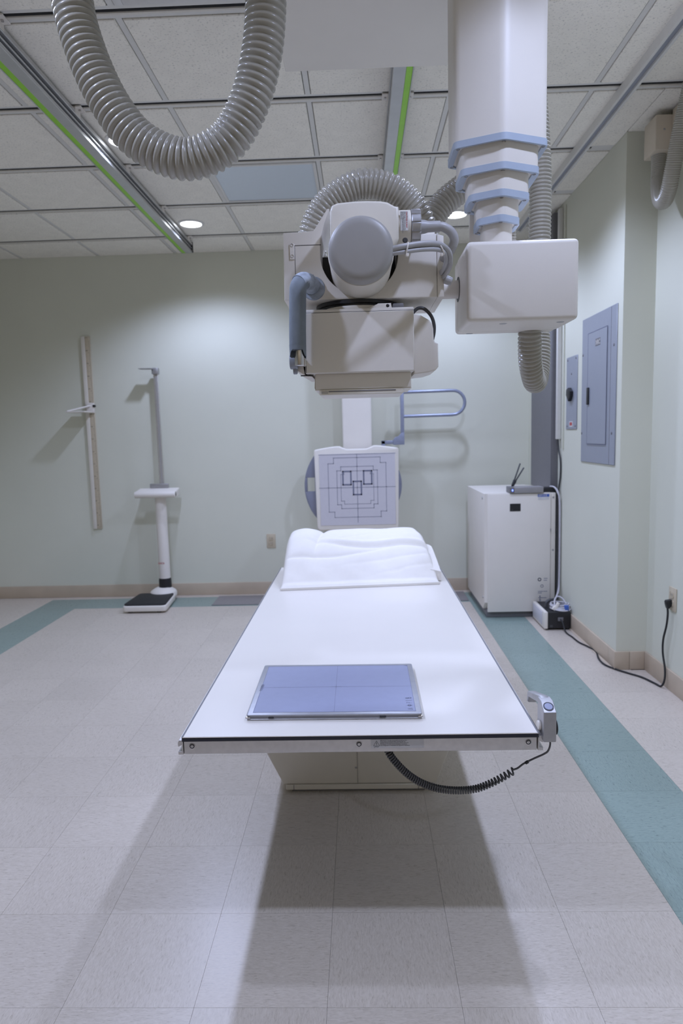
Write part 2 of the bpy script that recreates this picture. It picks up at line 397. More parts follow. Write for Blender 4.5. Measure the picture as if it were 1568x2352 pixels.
# vent
ya, yb = rows[6]+.047, rows[7]-.03
t = thing('ceiling_vent', ((xa+xb)/2, (ya+yb)/2, ZC), 'white square louvred air vent in the ceiling at the top edge', 'vent')
fr = MB()
for b in ((xa, xa+.03, ya, yb), (xb-.03, xb, ya, yb), (xa+.03, xb-.03, ya, ya+.03), (xa+.03, xb-.03, yb-.03, yb)): fr.box(*b, ZC-.006, ZC+.02, .002)
fr.build('frame', M_vent, t)
fr = MB()
for b in ((xa+.045, xa+.055, ya+.045, yb-.045), (xb-.055, xb-.045, ya+.045, yb-.045), (xa+.055, xb-.055, ya+.045, ya+.055), (xa+.055, xb-.055, yb-.055, yb-.045)): fr.box(*b, ZC-.012, ZC+.02, .002)
fr.build('inner_frame', M_vent, t)
for k in range(9):
    yy = ya+.075+k*(yb-ya-.15)/8
    MB().box(xa+.055, xb-.055, yy-.018, yy+.018, ZC-.002, ZC+.0, 0, rot=Matrix.Rotation(.6, 3, 'X')).build('louvre', M_vent, t)
MB().box(xa+.03, xb-.03, ya+.03, yb-.03, ZC+.022, ZC+.03).build('backing', M_duct, t)

# ------------------------------------------------------------------ ceiling rails
def rail(x0, dirn, y0, y1, label):
    """outer lime stripe on the dirn side of the underside"""
    t = thing('ceiling_rail', (x0, y0, 2.64), label, 'rail', 'crane rails under the ceiling')
    w = 0.078; X = lambda a: x0+dirn*a
    def bx(m, a0, a1, z0, z1, bev=.0015):
        p, q = sorted((X(a0), X(a1))); return m.box(p, q, y0, y1, z0, z1, bev, 1)
    body = MB(); bx(body, -.039, .010, 2.640, 2.650); bx(body, .034, .039, 2.638, 2.66); bx(body, -.025, .034, 2.65, 2.714)
    bx(body, -.039, -.025, 2.650, 2.656); bx(body, -.037, -.025, 2.672, 2.680); bx(body, -.042, -.025, 2.694, 2.714, .002)
    body.build('rail_body', M_rail, t)
    g = MB(); bx(g, -.0262, -.0245, 2.656, 2.694, 0); g.build('rail_groove', M_raild, t)
    g = MB(); bx(g, .010, .034, 2.6405, 2.65, .001); g.build('lime_stripe', M_green, t)
    for y in rows:
        if y0+.05 < y < y1-.02:
            for sgn in (-1, 1):
                m = MB(); a = sgn*.0375
                p, q = sorted((x0+a, x0+a+sgn*.03))
                m.box(p, q, y-.022, y+.035, 2.722, 2.728, .001, 1); p2, q2 = sorted((x0+sgn*.026, x0+a+sgn*.006)); m.box(p2, q2, y-.022, y+.035, 2.70, 2.727, .001, 1)
                cl = m.build('hanger_clip', M_white, t)
                MB().cyl((x0+sgn*.053, y+.006, 2.716), (x0+sgn*.053, y+.006, 2.722), .005, 10).build('bolt', M_steel, cl)
    m = MB(); m.box(x0-.045, x0+.045, y1, y1+.012, 2.645, 2.72, .002); m.build('end_stop', M_black, t)
    return t
rail(-1.134, -1, -2.6, 3.42, 'left aluminium crane rail with lime green stripe under the ceiling')
rail(0.298, 1, -2.6, 3.42, 'middle aluminium crane rail with lime green stripe behind the telescopic column')
t = thing('ceiling_track', (1.265, 0, 2.69), 'slim white ceiling track with dark slot along the right wall side', 'track')
m = MB()
for b in ((1.240, 1.252, 2.688, 2.730), (1.278, 1.290, 2.688, 2.730), (1.252, 1.278, 2.722, 2.730)): m.box(b[0], b[1], -2.6, 3.36, b[2], b[3], .001, 1)
m.build('track_body', M_cbar, t); MB().box(1.252, 1.278, -2.6, 3.355, 2.7, 2.721).build('track_slot', M_panel, t)

# ------------------------------------------------------------------ x-ray crane
CX, CY = 0.449, 0.045
crane = thing('xray_crane', (CX, CY, 2.2), 'white ceiling mounted x-ray crane with telescopic column, tube head and collimator', 'x-ray machine')
cc = MB().box(-0.119, 0.670, -0.41, 0.715, 2.50, 2.60, .004).build('carriage_cover', M_white, crane)
for x in (-.02, .56):
    MB().box(x-.03, x+.03, .35, .5, 2.60, 2.69, .002).build('carriage_wheel_block', M_alud, cc)
bridge = MB()
for y in (-.06, .10): bridge.box(-1.19, 1.2, y-.04, y+.04, 2.602, 2.637, .003)
bridge.build('bridge_beam', M_rail, crane)
brk = MB().prism([(.290, 2.5), (.290, 2.412), (.300, 2.396), (.324, 2.382), (.324, 2.5)], 'y', -.06, .10, .004).build('brake_housing', M_beige, crane)
MB().box(.3245, .3385, -.055, .095, 2.386, 2.49).build('brake_gap_plate', M_black, brk)
def hexa(hw, sh, pk, r=.012):
    base = [(-hw, -sh), (0, -pk), (hw, -sh), (hw, sh), (0, pk), (-hw, sh)]; out = []
    n = len(base)
    for i in range(n):
        p = Vector(base[i]); a = (Vector(base[i-1])-p); b = (Vector(base[(i+1) % n])-p)
        rr = min(r, a.length*.3, b.length*.3); a = p+a.normalized()*rr; b = p+b.normalized()*rr
        for k in range(4):
            t_ = k/3; out.append((a*(1-t_)**2+p*2*t_*(1-t_)+b*t_**2))
    return [(CX+v.x, CY+v.y) for v in out]
secs = [(.109, .058, .105, 1.951, 2.50), (.0915, .0515, .0935, 1.892, 2.02), (.0710, .044, .082, 1.836, 1.95), (.0500, .034, .068, 1.783, 1.90), (.0360, .026, .052, 1.725, 1.84)]
for k, (hw, sh, pk, z0, z1) in enumerate(secs):
    s = MB().prism(hexa(hw, sh, pk, .016), 'z', z0+.004, z1).build('column_section', M_white, crane)
    if k == 4: continue
    hi = secs[k+1]
    # collar: ring with the next section passing through
    b = MB(); o_ = hexa(hw+.0012, sh+.0012, pk+.0012, .012); i_ = hexa(hi[0]+.006, hi[1]+.006, hi[2]+.006, .012)
    vs = [[b.bm.verts.new((p[0], p[1], z)) for p in ring] for ring, z in ((i_, z0), (o_, z0), (o_, z0+.0155), (i_, z0+.0155))]
    n = len(o_)
    for q in range(4):
        A, B = vs[q], vs[(q+1) % 4]
        for i in range(n): b.bm.faces.new((A[i], A[(i+1) % n], B[(i+1) % n], B[i]))
    col = b.build('collar', M_blue, s)
    d = .5*(hw-hi[0])+.001
    for (sx, sy, ex) in ((-1, -1, 0), (1, -1, 0), (-1, 1, 0), (1, 1, 0)):
        px, py = CX+sx*(hw-d), CY+sy*(sh-.004)
        MB().lathe([(.0046, 0), (.0046, -.0012), (.003, -.0012), (.003, 0.0), (.001, 0.0005)], (px, py, z0), (0, 0, 1), 14).build('collar_screw', M_steel, s)
    MB().lathe([(.0046, 0), (.0046, -.0012), (.003, -.0012), (.003, 0.0), (.001, 0.0005)], (CX, CY-pk+d+.004, z0), (0, 0, 1), 14).build('collar_screw', M_steel, s)
MB().box(.398, .430, .128, .140, 1.74, 2.5, .002).build('back_plate', M_white, crane)

f_ = lambda i: .013-.0022*(0.5+0.5*math.cos(2*PI*i/8))
MB().tube(catmull([(.500, .11, 1.725), (.500, .11, 1.80), (.495, .115, 1.95)], .0009), .013, 16, rf=f_).build('corrugated_sleeve', M_hose, crane, 60)
# control box under the column
box = MB().box(.363, .624, -.05, .115, 1.547, 1.732, .011, 4).build('control_box', M_white, crane)
MB().box(.3645, .6225, .113, .172, 1.5485, 1.7305, .010, 3).build('box_rear_cover', M_white, box)
for (x, y) in ((.455, -.012), (.592, -.012), (.40, .15), (.585, .15)):
    MB().lathe([(0, -.0005), (.009, -.0005), (.010, .001)], (x, y, 1.547 if y < .1 else 1.5485), (0, 0, 1), 18).build('screw_recess', M_alud, box)
MB().lathe([(.0245, .002), (.031, .002), (.031, -.0015), (.0245, -.0015)], (.3635, .095, 1.652), (1, 0, 0), 32).build('arm_seal', M_black, box)
arm = MB().cyl((.30, .095, 1.652), (.372, .095, 1.652), .0225, 36).build('support_arm', M_white, crane)

# tube head cover
cxh, czh, rh = .111, 1.7155, .0925
arc = [(cxh+rh*math.cos(a), czh+rh*math.sin(a)) for a in [PI+ i*PI/28 for i in range(29)]]
prof = [(-.0705, 1.614), (-.0680, 1.770), (.004, 1.7725), (.038, 1.822), (.043, 1.822), (.029, 1.785), (.0185, 1.748)] + arc + [(.2025, 1.752), (.2025, 1.757), (.294, 1.757), (.295, 1.611)]
cover = MB().prism(prof, 'y', -.03, .19, .0022, 2).build('head_cover', M_white, crane, 30)
MB().prism([(.2955, 1.611), (.2955, 1.757), (.3115, 1.752), (.3115, 1.612)], 'y', -.028, .19, .002).build('cover_side', M_white, cover)
MB().box(-.060, .29, .085, .095, 1.618, 1.74).build('inner_shroud', M_black, cover)
MB().box(.222, .298, .03, .11, 1.757, 1.779, .003).build('cover_rear_block', M_white, cover)
# seam lines of the removable panel: recessed dark gaps and the hinge tab
m = MB(); m.box(-.0415, .0205, -.0304, -.029, 1.7395, 1.7408); m.box(-.0425, -.0415, -.0304, -.029, 1.657, 1.7408); m.build('panel_seam', M_ink, cover)
tab = MB().box(-.0545, -.0425, -.0325, -.0295, 1.708, 1.744, .001, 1).build('hinge_tab', M_white, cover)
for z in (1.7405, 1.7155): MB().lathe([(0, -.0015), (.0022, -.0015), (.0034, 0), (.0034, .001)], (-.0485, -.0325, z), (0, -1, 0), 14).build('tab_screw', M_dcable, cover)
MB().lathe([(0, .0006), (.001, .0006), (.001, 0)], (.0005, -.03, 1.671), (0, -1, 0), 10).build('pin_hole', M_ink, cover)

# tube housing
hs = MB()
hs.cyl((.114, -.165, 1.6845), (.114, .10, 1.6845), .0715, 56, .003)
hs.prism([(.047, 1.69), (.0475, 1.785), (.052, 1.797), (.064, 1.802), (.10, 1.8045), (.13, 1.8045), (.160, 1.803), (.176, 1.800), (.192, 1.791), (.200, 1.790), (.200, 1.722), (.185, 1.70)], 'y', -.130, .06, .006, 3)
hs.cyl((.19, -.085, 1.757), (.229, -.085, 1.757), .0365, 40, .002)
tube = MB(); tube.bm.free(); tube.bm = hs.bm
tube = hs.build('tube_housing', M_cream, crane)
MB().lathe([(0, .032), (.050, .0318), (.0615, .030), (.0672, .026), (.0700, .018), (.0706, 0), (.066, -.002), (0, -.002)], (.114, -.168, 1.6855), (0, -1, 0), 64).build('tube_end_cap', M_capgrey, tube)
MB().lathe([(.0715, .008), (.0725, .006), (.0725, 0), (.0715, -.001)], (.114, -.150, 1.685), (0, -1, 0), 64).build('cap_flange', M_cream, tube)
# knurled lock ring
rg = MB(); N = 96
prof_r = lambda i: .0368 if (i % 8) in (0,) else .0385
for (h0, h1) in ((0, .021),):
    rings = []
    for (dx, sc) in ((0, .97), (.002, 1), (.019, 1), (.021, .97)):
        rings.append([rg.bm.verts.new((.2295+dx, -.085+prof_r(i)*sc*math.cos(2*PI*i/N), 1.757+prof_r(i)*sc*math.sin(2*PI*i/N))) for i in range(N)])
    for a, b in zip(rings, rings[1:]):
        for i in range(N): rg.bm.faces.new((a[i], a[(i+1) % N], b[(i+1) % N], b[i]))
    rg.bm.faces.new(rings[0]); rg.bm.faces.new(rings[-1][::-1])
rg.build('lock_ring', M_alud, tube, 25)
bt = MB().lathe([(.0, 0), (.016, 0), (.0145, .012), (.0125, .018), (.0118, .046), (.0, .046)], (.2505, -.085, 1.757), (1, 0, 0), 28).build('cable_boot', M_cable, tube)
lb = MB().box(.2035, .2215, -.1224, -.1210, 1.7395, 1.7815, .0005, 1)
lbo = lb.build('caution_label', M_paper, tube)
lbo.location.y += .0  # plate stands just proud of the neck
RV = Matrix.Rotation(PI/2, 3, 'X') @ Matrix.Rotation(-PI/2, 3, 'Z')
text_mesh('CAUTION X-RAY', .0045, M_redtag, 'label_heading', tube, (.2165, -.1226, 1.7800), RV, bold=.0001)
text_mesh('High voltage. This tube assembly\nmay be dangerous to patient and\noperator unless safe exposure factors\nare observed.', .0030, M_ink, 'label_print', tube, (.2135, -.1226, 1.7805), RV, space=.9)
MB().lathe([(0, .003), (.004, .003), (.006, 0)], (.214, -.120, 1.7195), (0, -1, 0), 20).build('filler_plug', M_dcable, tube)

# cables on the tube
cb = MB().tube(catmull([(.292, -.085, 1.757), (.305, -.084, 1.755), (.322, -.080, 1.745), (.330, -.074, 1.728), (.322, -.06, 1.708), (.31, -.02, 1.70)], .004), .0105, 16).build('high_tension_cable', M_cable, crane)
cpaths = [([(.178, -.185, 1.684), (.205, -.182, 1.690), (.25, -.165, 1.699), (.285, -.145, 1.702), (.308, -.125, 1.694), (.316, -.105, 1.678), (.312, -.07, 1.670), (.306, -.03, 1.668)], .0062),
          ([(.178, -.184, 1.675), (.205, -.180, 1.679), (.25, -.163, 1.687), (.288, -.143, 1.690), (.303, -.122, 1.684), (.307, -.10, 1.672), (.305, -.03, 1.664)], .0048),
          ([(.178, -.182, 1.680), (.215, -.174, 1.690), (.26, -.155, 1.697), (.292, -.135, 1.697), (.312, -.112, 1.684), (.318, -.09, 1.668), (.31, -.03, 1.655)], .0052)]
for p, r in cpaths: MB().tube(catmull(p, .004), r, 12).build('tube_cable', M_cable, crane)
for (x, y, z, q) in ((.214, -.177, 1.6855, .2), (.292, -.137, 1.694, -.5)):
    m = MB(); c_ = []
    for i in range(25):
        a = 2*PI*i/24; v = Vector((0, .0105*math.cos(a), .0135*math.sin(a))); v.rotate(Matrix.Rotation(q, 3, 'Y')); c_.append(Vector((x, y, z))+v)
    m.tube(c_, .0016, 8, cap=False); m.box(x-.003, x+.003, y-.014, y-.010, z-.019, z-.012, .001, 1)
    m.build('cable_tie', M_white, crane)
MB().cyl((.312, -.03, 1.652), (.33, -.03, 1.645), .010, 20, .003).build('cable_gland', M_cable, crane)

# swivel below the cover
sw = MB().lathe([(0, .026), (.105, .026), (.105, .018), (.1, .016), (.1, .004), (.09, 0), (0, 0)], (.105, .07, 1.586), (0, 0, 1), 48).build('swivel_ring', M_black, crane)
MB().cyl((.105, .06, 1.585), (.105, .06, 1.598), .094, 48, .002).build('swivel_plate', M_cream, sw)
lk = MB().prism([(.120, 1.585), (.150, 1.596), (.153, 1.598), (.184, 1.598), (.186, 1.585)], 'y', -.045, -.01, .0015).build('swivel_lock', M_white, sw)
MB().lathe([(0, .001), (.0026, .001), (.004, .0), ], (.176, -.0452, 1.592), (0, -1, 0), 14).build('lock_screw', M_black, sw)
MB().box(.188, .215, -.03, .03, 1.585, 1.600, .003).build('swivel_bracket', M_duct, sw)

# collimator
coll = MB().box(-.0235, .2365, -.058, .15, 1.437, 1.5855, .0025, 2).build('collimator', M_white, crane)
MB().box(-.0205, .2355, -.0605, -.0575, 1.438, 1.5775, .0012, 1).build('front_panel', M_white, coll)
m = MB(); m.box(-.0225, .236, -.0585, -.0578, 1.5778, 1.5787); m.box(-.0222, -.0212, -.0585, -.0578, 1.439, 1.578); m.build('panel_seam', M_ink, coll)
MB().prism([(-.049, 1.449), (-.049, 1.565), (-.0238, 1.575), (-.0238, 1.438), (-.008, 1.431), (-.020, 1.431)], 'y', -.045, .12, .002).build('left_side_cover', M_white, coll)
MB().prism([(.2368, 1.575), (.2560, 1.570), (.2760, 1.558), (.2825, 1.550), (.2850, 1.538), (.2860, 1.512), (.2890, 1.506), (.2960, 1.503), (.2968, 1.448), (.2900, 1.440), (.2700, 1.434), (.2368, 1.431)], 'y', -.03, .11, .0035, 3).build('right_side_cover', M_white, coll)
MB().tube(catmull([(.232, -.02, 1.566), (.238, -.02, 1.578), (.250, -.02, 1.588), (.265, -.02, 1.586), (.281, -.018, 1.570), (.288, -.016, 1.550), (.288, -.015, 1.53), (.284, -.01, 1.512)], .004), .0042, 12).build('black_cable', M_dcable, coll)
lt = MB().box(-.0020, .2300, -.038, .14, 1.400, 1.4375, .003, 2).build('lower_housing', M_white, coll)
MB().prism([(-.0045, 1.404), (-.0025, 1.436), (-.0015, 1.436), (-.0015, 1.400)], 'y', -.03, .13).build('lower_trim', M_beige, coll)
rl = MB().box(.0075, .2105, -.040, .14, 1.3865, 1.3995, .0015, 1).build('accessory_rail', M_cream, coll)
MB().box(.0300, .1920, -.0408, -.0395, 1.3935, 1.3960).build('rail_slot', M_duct, coll)
MB().box(.0125, .0285, -.0412, -.0395, 1.3900, 1.3955).build('rail_latch', M_alud, coll)
MB().box(-.003, .231, -.036, .135, 1.3985, 1.4005).build('rail_flange', M_cream, coll)
kb = MB().cyl((-.060, -.055, 1.467), (-.041, -.055, 1.467), .0185, 32, .003).build('field_knob', M_panel, coll)
MB().cyl((-.053, -.050, 1.447), (-.043, -.050, 1.447), .010, 24, .002).build('field_knob', M_panel, coll)
m = MB(); m.box(-.036, -.006, -.0455, -.0448, 1.4325, 1.4350); m.build('side_slot', M_ink, coll)

# positioning handle
hp = catmull([(-.004, -.033, 1.645), (-.010, -.060, 1.648), (-.020, -.085, 1.645), (-.030, -.098, 1.632), (-.0325, -.100, 1.61)], .004)
handle = MB().tube(hp + [Vector((-.0330, -.1, 1.60)), Vector((-.0355, -.1, 1.53)), Vector((-.0362, -.1, 1.488))], .0195, 28).build('position_handle', M_foam, crane)
MB().tube(catmull([(-.004, -.036, 1.645), (-.010, -.060, 1.648), (-.020, -.084, 1.646), (-.029, -.096, 1.638)], .004), .0203, 28).build('worn_tape', M_tape, handle)
MB().lathe([(.0, .004), (.026, .004), (.028, .0)], (.0, -.030, 1.640), (0, -1, 0), 32).build('handle_flange', M_tape, handle)
MB().cyl((-.0325, -.101, 1.452), (-.0320, -.101, 1.505), .0118, 28, .002).build('bare_steel_end', M_steel, handle)
# ragged torn end of the sleeve
rgd = MB(); c0 = Vector((-.0362, -.1, 1.488)); n = 28; top = []; bot = []
for i in range(n):
    a = 2*PI*i/n; d = Vector((math.cos(a), math.sin(a), 0)); front = max(0, -math.sin(a))
    top.append(rgd.bm.verts.new(c0+d*.0197+Vector((0, 0, .012)))); bot.append(rgd.bm.verts.new(c0+d*.0192+Vector((.0, 0, -.016+.022*front**2+random.uniform(-.004, .004)))))
for i in range(n): rgd.bm.faces.new((top[i], top[(i+1) % n], bot[(i+1) % n], bot[i]))
rgd.build('torn_sleeve_end', M_foam, handle)
MB().box(-.036, -.020, -.10, -.045, 1.455, 1.470, .002).build('handle_bracket', M_cream, handle)

# ------------------------------------------------------------------ corrugated hoses
def hose(path, R, pitch, depth, label, n=30, per=8):
    st = pitch/per; P = catmull(path, st)
    f = lambda i: R-depth*(0.5+0.5*math.cos(2*PI*i/per))**1.6
    o = MB().tube(P, R, n, rf=f).build('corrugated_hose', M_hose, None, 60)
    tag(o, label, 'hose', 'corrugated cable hoses'); return o
hose([(-0.515, -0.1, 2.62), (-0.505, -0.105, 2.4), (-0.4985, -0.13, 2.245), (-0.472, -0.14, 2.13), (-0.425, -0.14, 2.02), (-0.362, -0.135, 1.942), (-0.268, -0.13, 1.905), (-0.18, -0.13, 1.935), (-0.125, -0.133, 2.01), (-0.092, -0.137, 2.105), (-0.077, -0.14, 2.215), (-0.074, -0.145, 2.36), (-0.074, -0.15, 2.505)],
     .0445, .0146, .0058, 'large greige corrugated hose hanging in a U loop at upper left')
hose([(.005, .15, 1.70), (-.012, .14, 1.775), (-.004, .13, 1.822), (.022, .122, 1.868), (.062, .118, 1.902), (.115, .116, 1.924), (.165, .118, 1.922), (.210, .122, 1.905), (.248, .128, 1.872), (.272, .135, 1.835), (.285, .15, 1.79), (.29, .17, 1.74)],
     .0375, .0116, .0042, 'greige corrugated hose arching over the tube housing')
hose([(.285, .26, 1.80), (.305, .26, 1.86), (.345, .262, 1.915), (.405, .265, 1.960), (.455, .275, 1.995), (.495, .29, 2.06), (.505, .30, 2.2), (.505, .30, 2.505)],
     .0370, .0116, .0042, 'greige corrugated hose rising from the tube head to behind the column')
hose([(.580, .33, 2.54), (.602, .33, 2.36), (.622, .33, 2.14), (.631, .33, 2.0), (.630, .33, 1.82), (.628, .325, 1.60), (.628, .315, 1.52), (.620, .295, 1.455), (.605, .265, 1.425), (.588, .225, 1.435), (.571, .19, 1.475), (.562, .16, 1.53), (.561, .15, 1.56)],
     .0315, .0105, .0040, 'greige corrugated hose dropping behind the control box and looping up into it', 26)
hose([(1.527, 1.665, 2.55), (1.527, 1.662, 2.50), (1.520, 1.645, 2.41), (1.504, 1.585, 2.325), (1.490, 1.51, 2.292), (1.478, 1.44, 2.315), (1.476, 1.40, 2.39), (1.484, 1.36, 2.52), (1.494, 1.33, 2.62), (1.504, 1.30, 2.725)],
     .0340, .0085, .0030, 'greige corrugated hose looping below the beige box at upper right', 24, 6)
t = thing('junction_box', (1.53, 1.62, 2.62), 'beige surface box fixed high on the right wall above a hose', 'junction box')
MB().box(1.483, 1.6045, 1.60, 1.73, 2.545, 2.700, .006).build('box_body', M_beige, t)
MB().box(1.556, 1.6045, 1.25, 1.60, 2.560, 2.718, .004).build('box_extension', M_beige, t)
MB().lathe([(0, .002), (.004, .002), (.005, 0)], (1.522, 1.60, 2.635), (0, -1, 0), 14).build('box_screw', M_alud, t)

# ------------------------------------------------------------------ x-ray table
ZT = 0.56; XA, XB, YA, YT = -.352, .521, -.118, 2.005
table = thing('xray_table', (.085, .95, 0), 'long white floating top x-ray exam table on a cream pedestal', 'exam table')
top = MB().box(XA, XB, YA, YT, ZT-.003, ZT, .0012, 1).build('tabletop', M_table, table)
MB().box(XA, XB, YA+.0005, YT-.0005, ZT-.0125, ZT-.003, .001, 1).build('top_core', M_navy, top)
for x0_, x1_ in ((XA-.0012, XA+.0035), (XB-.0035, XB+.0012)): MB().box(x0_, x1_, YA+.001, YT-.001, ZT-.0125, ZT+.0004, .0003, 1).build('edge_band', M_duct, top)
er = MB().box(XA+.002, XB-.003, YA+.006, YA+.026, ZT-.047, ZT-.0128, .0012, 1).build('end_rail', M_alu, table)
er2 = MB().box(XA+.002, XB-.003, YT-.026, YT-.006, ZT-.047, ZT-.0128, .0012, 1).build('end_rail', M_alu, table)
yf = YA+.006
for x in (-.329, .084, .497):
    s = MB().lathe([(.0078, .001), (.0078, -.0010), (.0062, -.0012), (.0062, .001)], (x, yf, ZT-.026), (0, 1, 0), 24).build('rail_screw', M_steel, er)
    m = MB().lathe([(.0064, -.0004), (0, -.0004)], (x, yf, ZT-.026), (0, 1, 0), 20); m.build('screw_recess', M_ink, er)
    MB().lathe([(.0038, .0005), (.0038, -.0012), (.0016, -.0014), (.0014, -.0006), (0, -.0006)], (x, yf-.0004, ZT-.026), (0, 1, 0), 18).build('screw_head', M_steel, er)
def siderail(x0, s):
    p = [(0, -.013), (0, -.047), (.012, -.047), (.0125, -.040), (.0095, -.039), (.0030, -.0385), (.0030, -.022), (.0095, -.026), (.0125, -.026), (.0125, -.017), (.009, -.0095), (0.0005, -.0095)]
    return [(x0+s*a, ZT+b) for a, b in p]
MB().prism(siderail(XA+.0005, -1), 'y', YA+.004, YT-.004, .0003, 1).build('side_rail', M_alu, table)
MB().prism(siderail(XB-.0005, 1), 'y', YA+.004, YT-.004, .0003, 1).build('side_rail', M_alu, table)
# warning label on the end rail
MB().box(.113, .243, yf-.0006, yf+.0002, ZT-.0375, ZT-.0145).build('warning_label', M_label, er)
m = MB().ribbon([(.1195, yf-.0008, ZT-.031), (.1345, yf-.0008, ZT-.031), (.1270, yf-.0008, ZT-.018)], .0008, (0, -1, 0), 0, True)
m.ribbon([(.1270, yf-.0008, ZT-.0222), (.1270, yf-.0008, ZT-.0268)], .0012, (0, -1, 0), 0); m.ribbon([(.1270, yf-.0008, ZT-.0288), (.1270, yf-.0008, ZT-.0292)], .0012, (0, -1, 0), 0)
m.ribbon([(.121, yf-.0008, ZT-.0350), (.1235, yf-.0008, ZT-.0338), (.127, yf-.0008, ZT-.0336), (.1295, yf-.0008, ZT-.0342), (.1320, yf-.0008, ZT-.0336)], .0009, (0, -1, 0), 0)
m.build('warning_triangle', M_ink, er)
text_mesh('IMPORTANT! This table top assembly and rails have been\nfactory aligned and adjusted. When removing table top\nassembly, note the quantity and locations of shims used in the\nEnd Supports. The shims must be reinstalled in exactly the\nsame configuration, to reassemble their alignment or adjustment.',
          .00345, M_ink, 'label_print', er, (.1362, yf-.0009, ZT-.0185), ROT_FRONT, bold=.00004, space=.93, sx=.80)
# pedestal
ped = MB()
pf = [(-.285, .505), (-.272, .165), (-.204, .030), (.325, .030), (.398, .165), (.410, .505)]
ped.prism([(-.280, .50), (-.270, .165), (-.204, .028), (.352, .028), (.405, .165), (.415, .50)], 'y', .629, 1.62, .006)
pedo = ped.build('pedestal', M_cream, table)
MB().box(.0675, .0683, .6275, .6295, .030, .47).build('panel_seam', M_duct, pedo)
MB().lathe([(0, .0015), (.003, .001), (.0045, 0)], (.0625, .629, .090), (0, -1, 0), 12).build('panel_screw', M_alud, pedo)
kp = MB().box(-.194, .318, .624, 1.6, .008, .028, .003, 1).build('kick_plate', M_cream, table)
MB().box(-.172, .312, .634, 1.58, 0.0, .008).build('foot', M_duct, table)
MB().box(-.166, -.164, .6232, .6245, .009, .028).build('kick_seam', M_duct, kp)
MB().box(.286, .288, .6232, .6245, .009, .028).build('kick_seam', M_duct, kp)
MB().box(-.30, .43, .70, 1.55, .495, .514, .002).build('top_carriage', M_alud, table)

# detector on the table
det = thing('flat_panel_detector', (.018, .155, ZT), 'flat grey blue x-ray detector plate lying on the near end of the table', 'detector plate')
dc = [(-.207, -.026), (.247, -.030), (.249, .348), (-.212, .354)]
def inset(q, d):
    cx_ = sum(p[0] for p in q)/4; cy_ = sum(p[1] for p in q)/4
    return [(p[0]-math.copysign(d, p[0]-cx_), p[1]-math.copysign(d, p[1]-cy_)) for p in q]
def rcorner(q, r):
    out = []
    for i in range(4):
        p = Vector(q[i]); a = Vector(q[i-1])-p; b = Vector(q[(i+1) % 4])-p; a = p+a.normalized()*r; b = p+b.normalized()*r
        for k in range(4): t_ = k/3; v = a*(1-t_)**2+p*2*t_*(1-t_)+b*t_**2; out.append((v.x, v.y))
    return out
MB().prism(rcorner(dc, .008), 'z', ZT+.0005, ZT+.004, .0008, 1).build('lower_shell', M_alud, det)
MB().prism(rcorner(inset(dc, .0008), .008), 'z', ZT+.004, ZT+.0105, 0).build('side_band', M_duct, det)
MB().prism(rcorner(dc, .008), 'z', ZT+.0105, ZT+.0150, .0012, 2).build('frame', M_detf, det)
sq = inset(dc, .0145)
MB().prism(sq, 'z', ZT+.0148, ZT+.01525).build('screen', M_screen, det)
zz = ZT+.0155
m = MB().ribbon([(p[0], p[1], zz) for p in inset(dc, .0155)], .0009, (0, 0, 1), 0, True)
sc = [Vector(p) for p in sq]; mid = lambda a, b: (a+b)/2
a_, b_ = mid(sc[0], sc[1]), mid(sc[2], sc[3]); c_, d_ = mid(sc[1], sc[2]), mid(sc[3], sc[0])
m.ribbon([(a_.x, a_.y, zz), (b_.x, b_.y, zz)], .0008, (0, 0, 1), 0); m.ribbon([(c_.x, c_.y, zz), (d_.x, d_.y, zz)], .0008, (0, 0, 1), 0)
ce = (a_+b_)/2; m.ribbon([(ce.x-.013, ce.y, zz), (ce.x+.013, ce.y, zz)], .0014, (0, 0, 1), .0001); m.ribbon([(ce.x, ce.y-.013, zz), (ce.x, ce.y+.013, zz)], .0014, (0, 0, 1), .0001)
m.build('centre_lines', M_mark, det)
text_mesh('TOSHIBA', .0125, M_mark, 'brand_print', det, (-.189, .138, zz), Matrix.Rotation(PI/2, 3, 'Z'), bold=.0002)
ic = MB(); n3 = (0, 0, 1)
def ring3(cx_, cy_, r, w_): ic.ribbon([(cx_+r*math.cos(2*PI*i/14), cy_+r*math.sin(2*PI*i/14), zz) for i in range(14)], w_, n3, 0, True)
xi = .2185
ic.ribbon([(xi-.006, .0035, zz), (xi+.006, .0035, zz)], .0012, n3, 0); ic.ribbon([(xi-.005, -.003, zz), (xi+.006, -.006, zz), (xi+.004, .003, zz)], .0012, n3, 0, True)
ring3(xi, .022, .004, .0014); ic.ribbon([(xi-.007, .022, zz), (xi+.007, .022, zz)], .002, n3, 0)
ic.ribbon([(xi-.006, .036, zz), (xi-.006, .044, zz), (xi+.001, .040, zz), (xi-.001, .036, zz)], .0016, n3, 0); ic.ribbon([(xi+.003, .038, zz), (xi+.007, .038, zz)], .0015, n3, 0)
ic.ribbon([(xi-.007, .056, zz), (xi+.007, .056, zz)], .003, n3, 0); ring3(xi-.004, .071, .0033, .0012); ring3(xi+.004, .072, .0038, .0012)
ic.build('symbol_print', M_mark, det)
m = MB(); m.box(-.150, -.136, -.0272, -.026, ZT+.0055, ZT+.0092, .0003, 1); m.box(.138, .154, -.0300, -.028, ZT+.0055, ZT+.0092, .0003, 1); m.build('contact_slots', M_ink, det)
m = MB().prism([(.2215, .3325), (.2335, .3325), (.2335, .3245)], 'z', zz-.0003, zz).build('corner_mark', M_mark, det)
for (x, y, s) in ((-.2035, -.0266, 1), (.2430, -.0306, -1)):
    MB().box(x-.0065, x+.0065, y-.0006, y+.004, ZT+.0052, ZT+.0100, .0015, 2).build('corner_clip', M_steel, det)

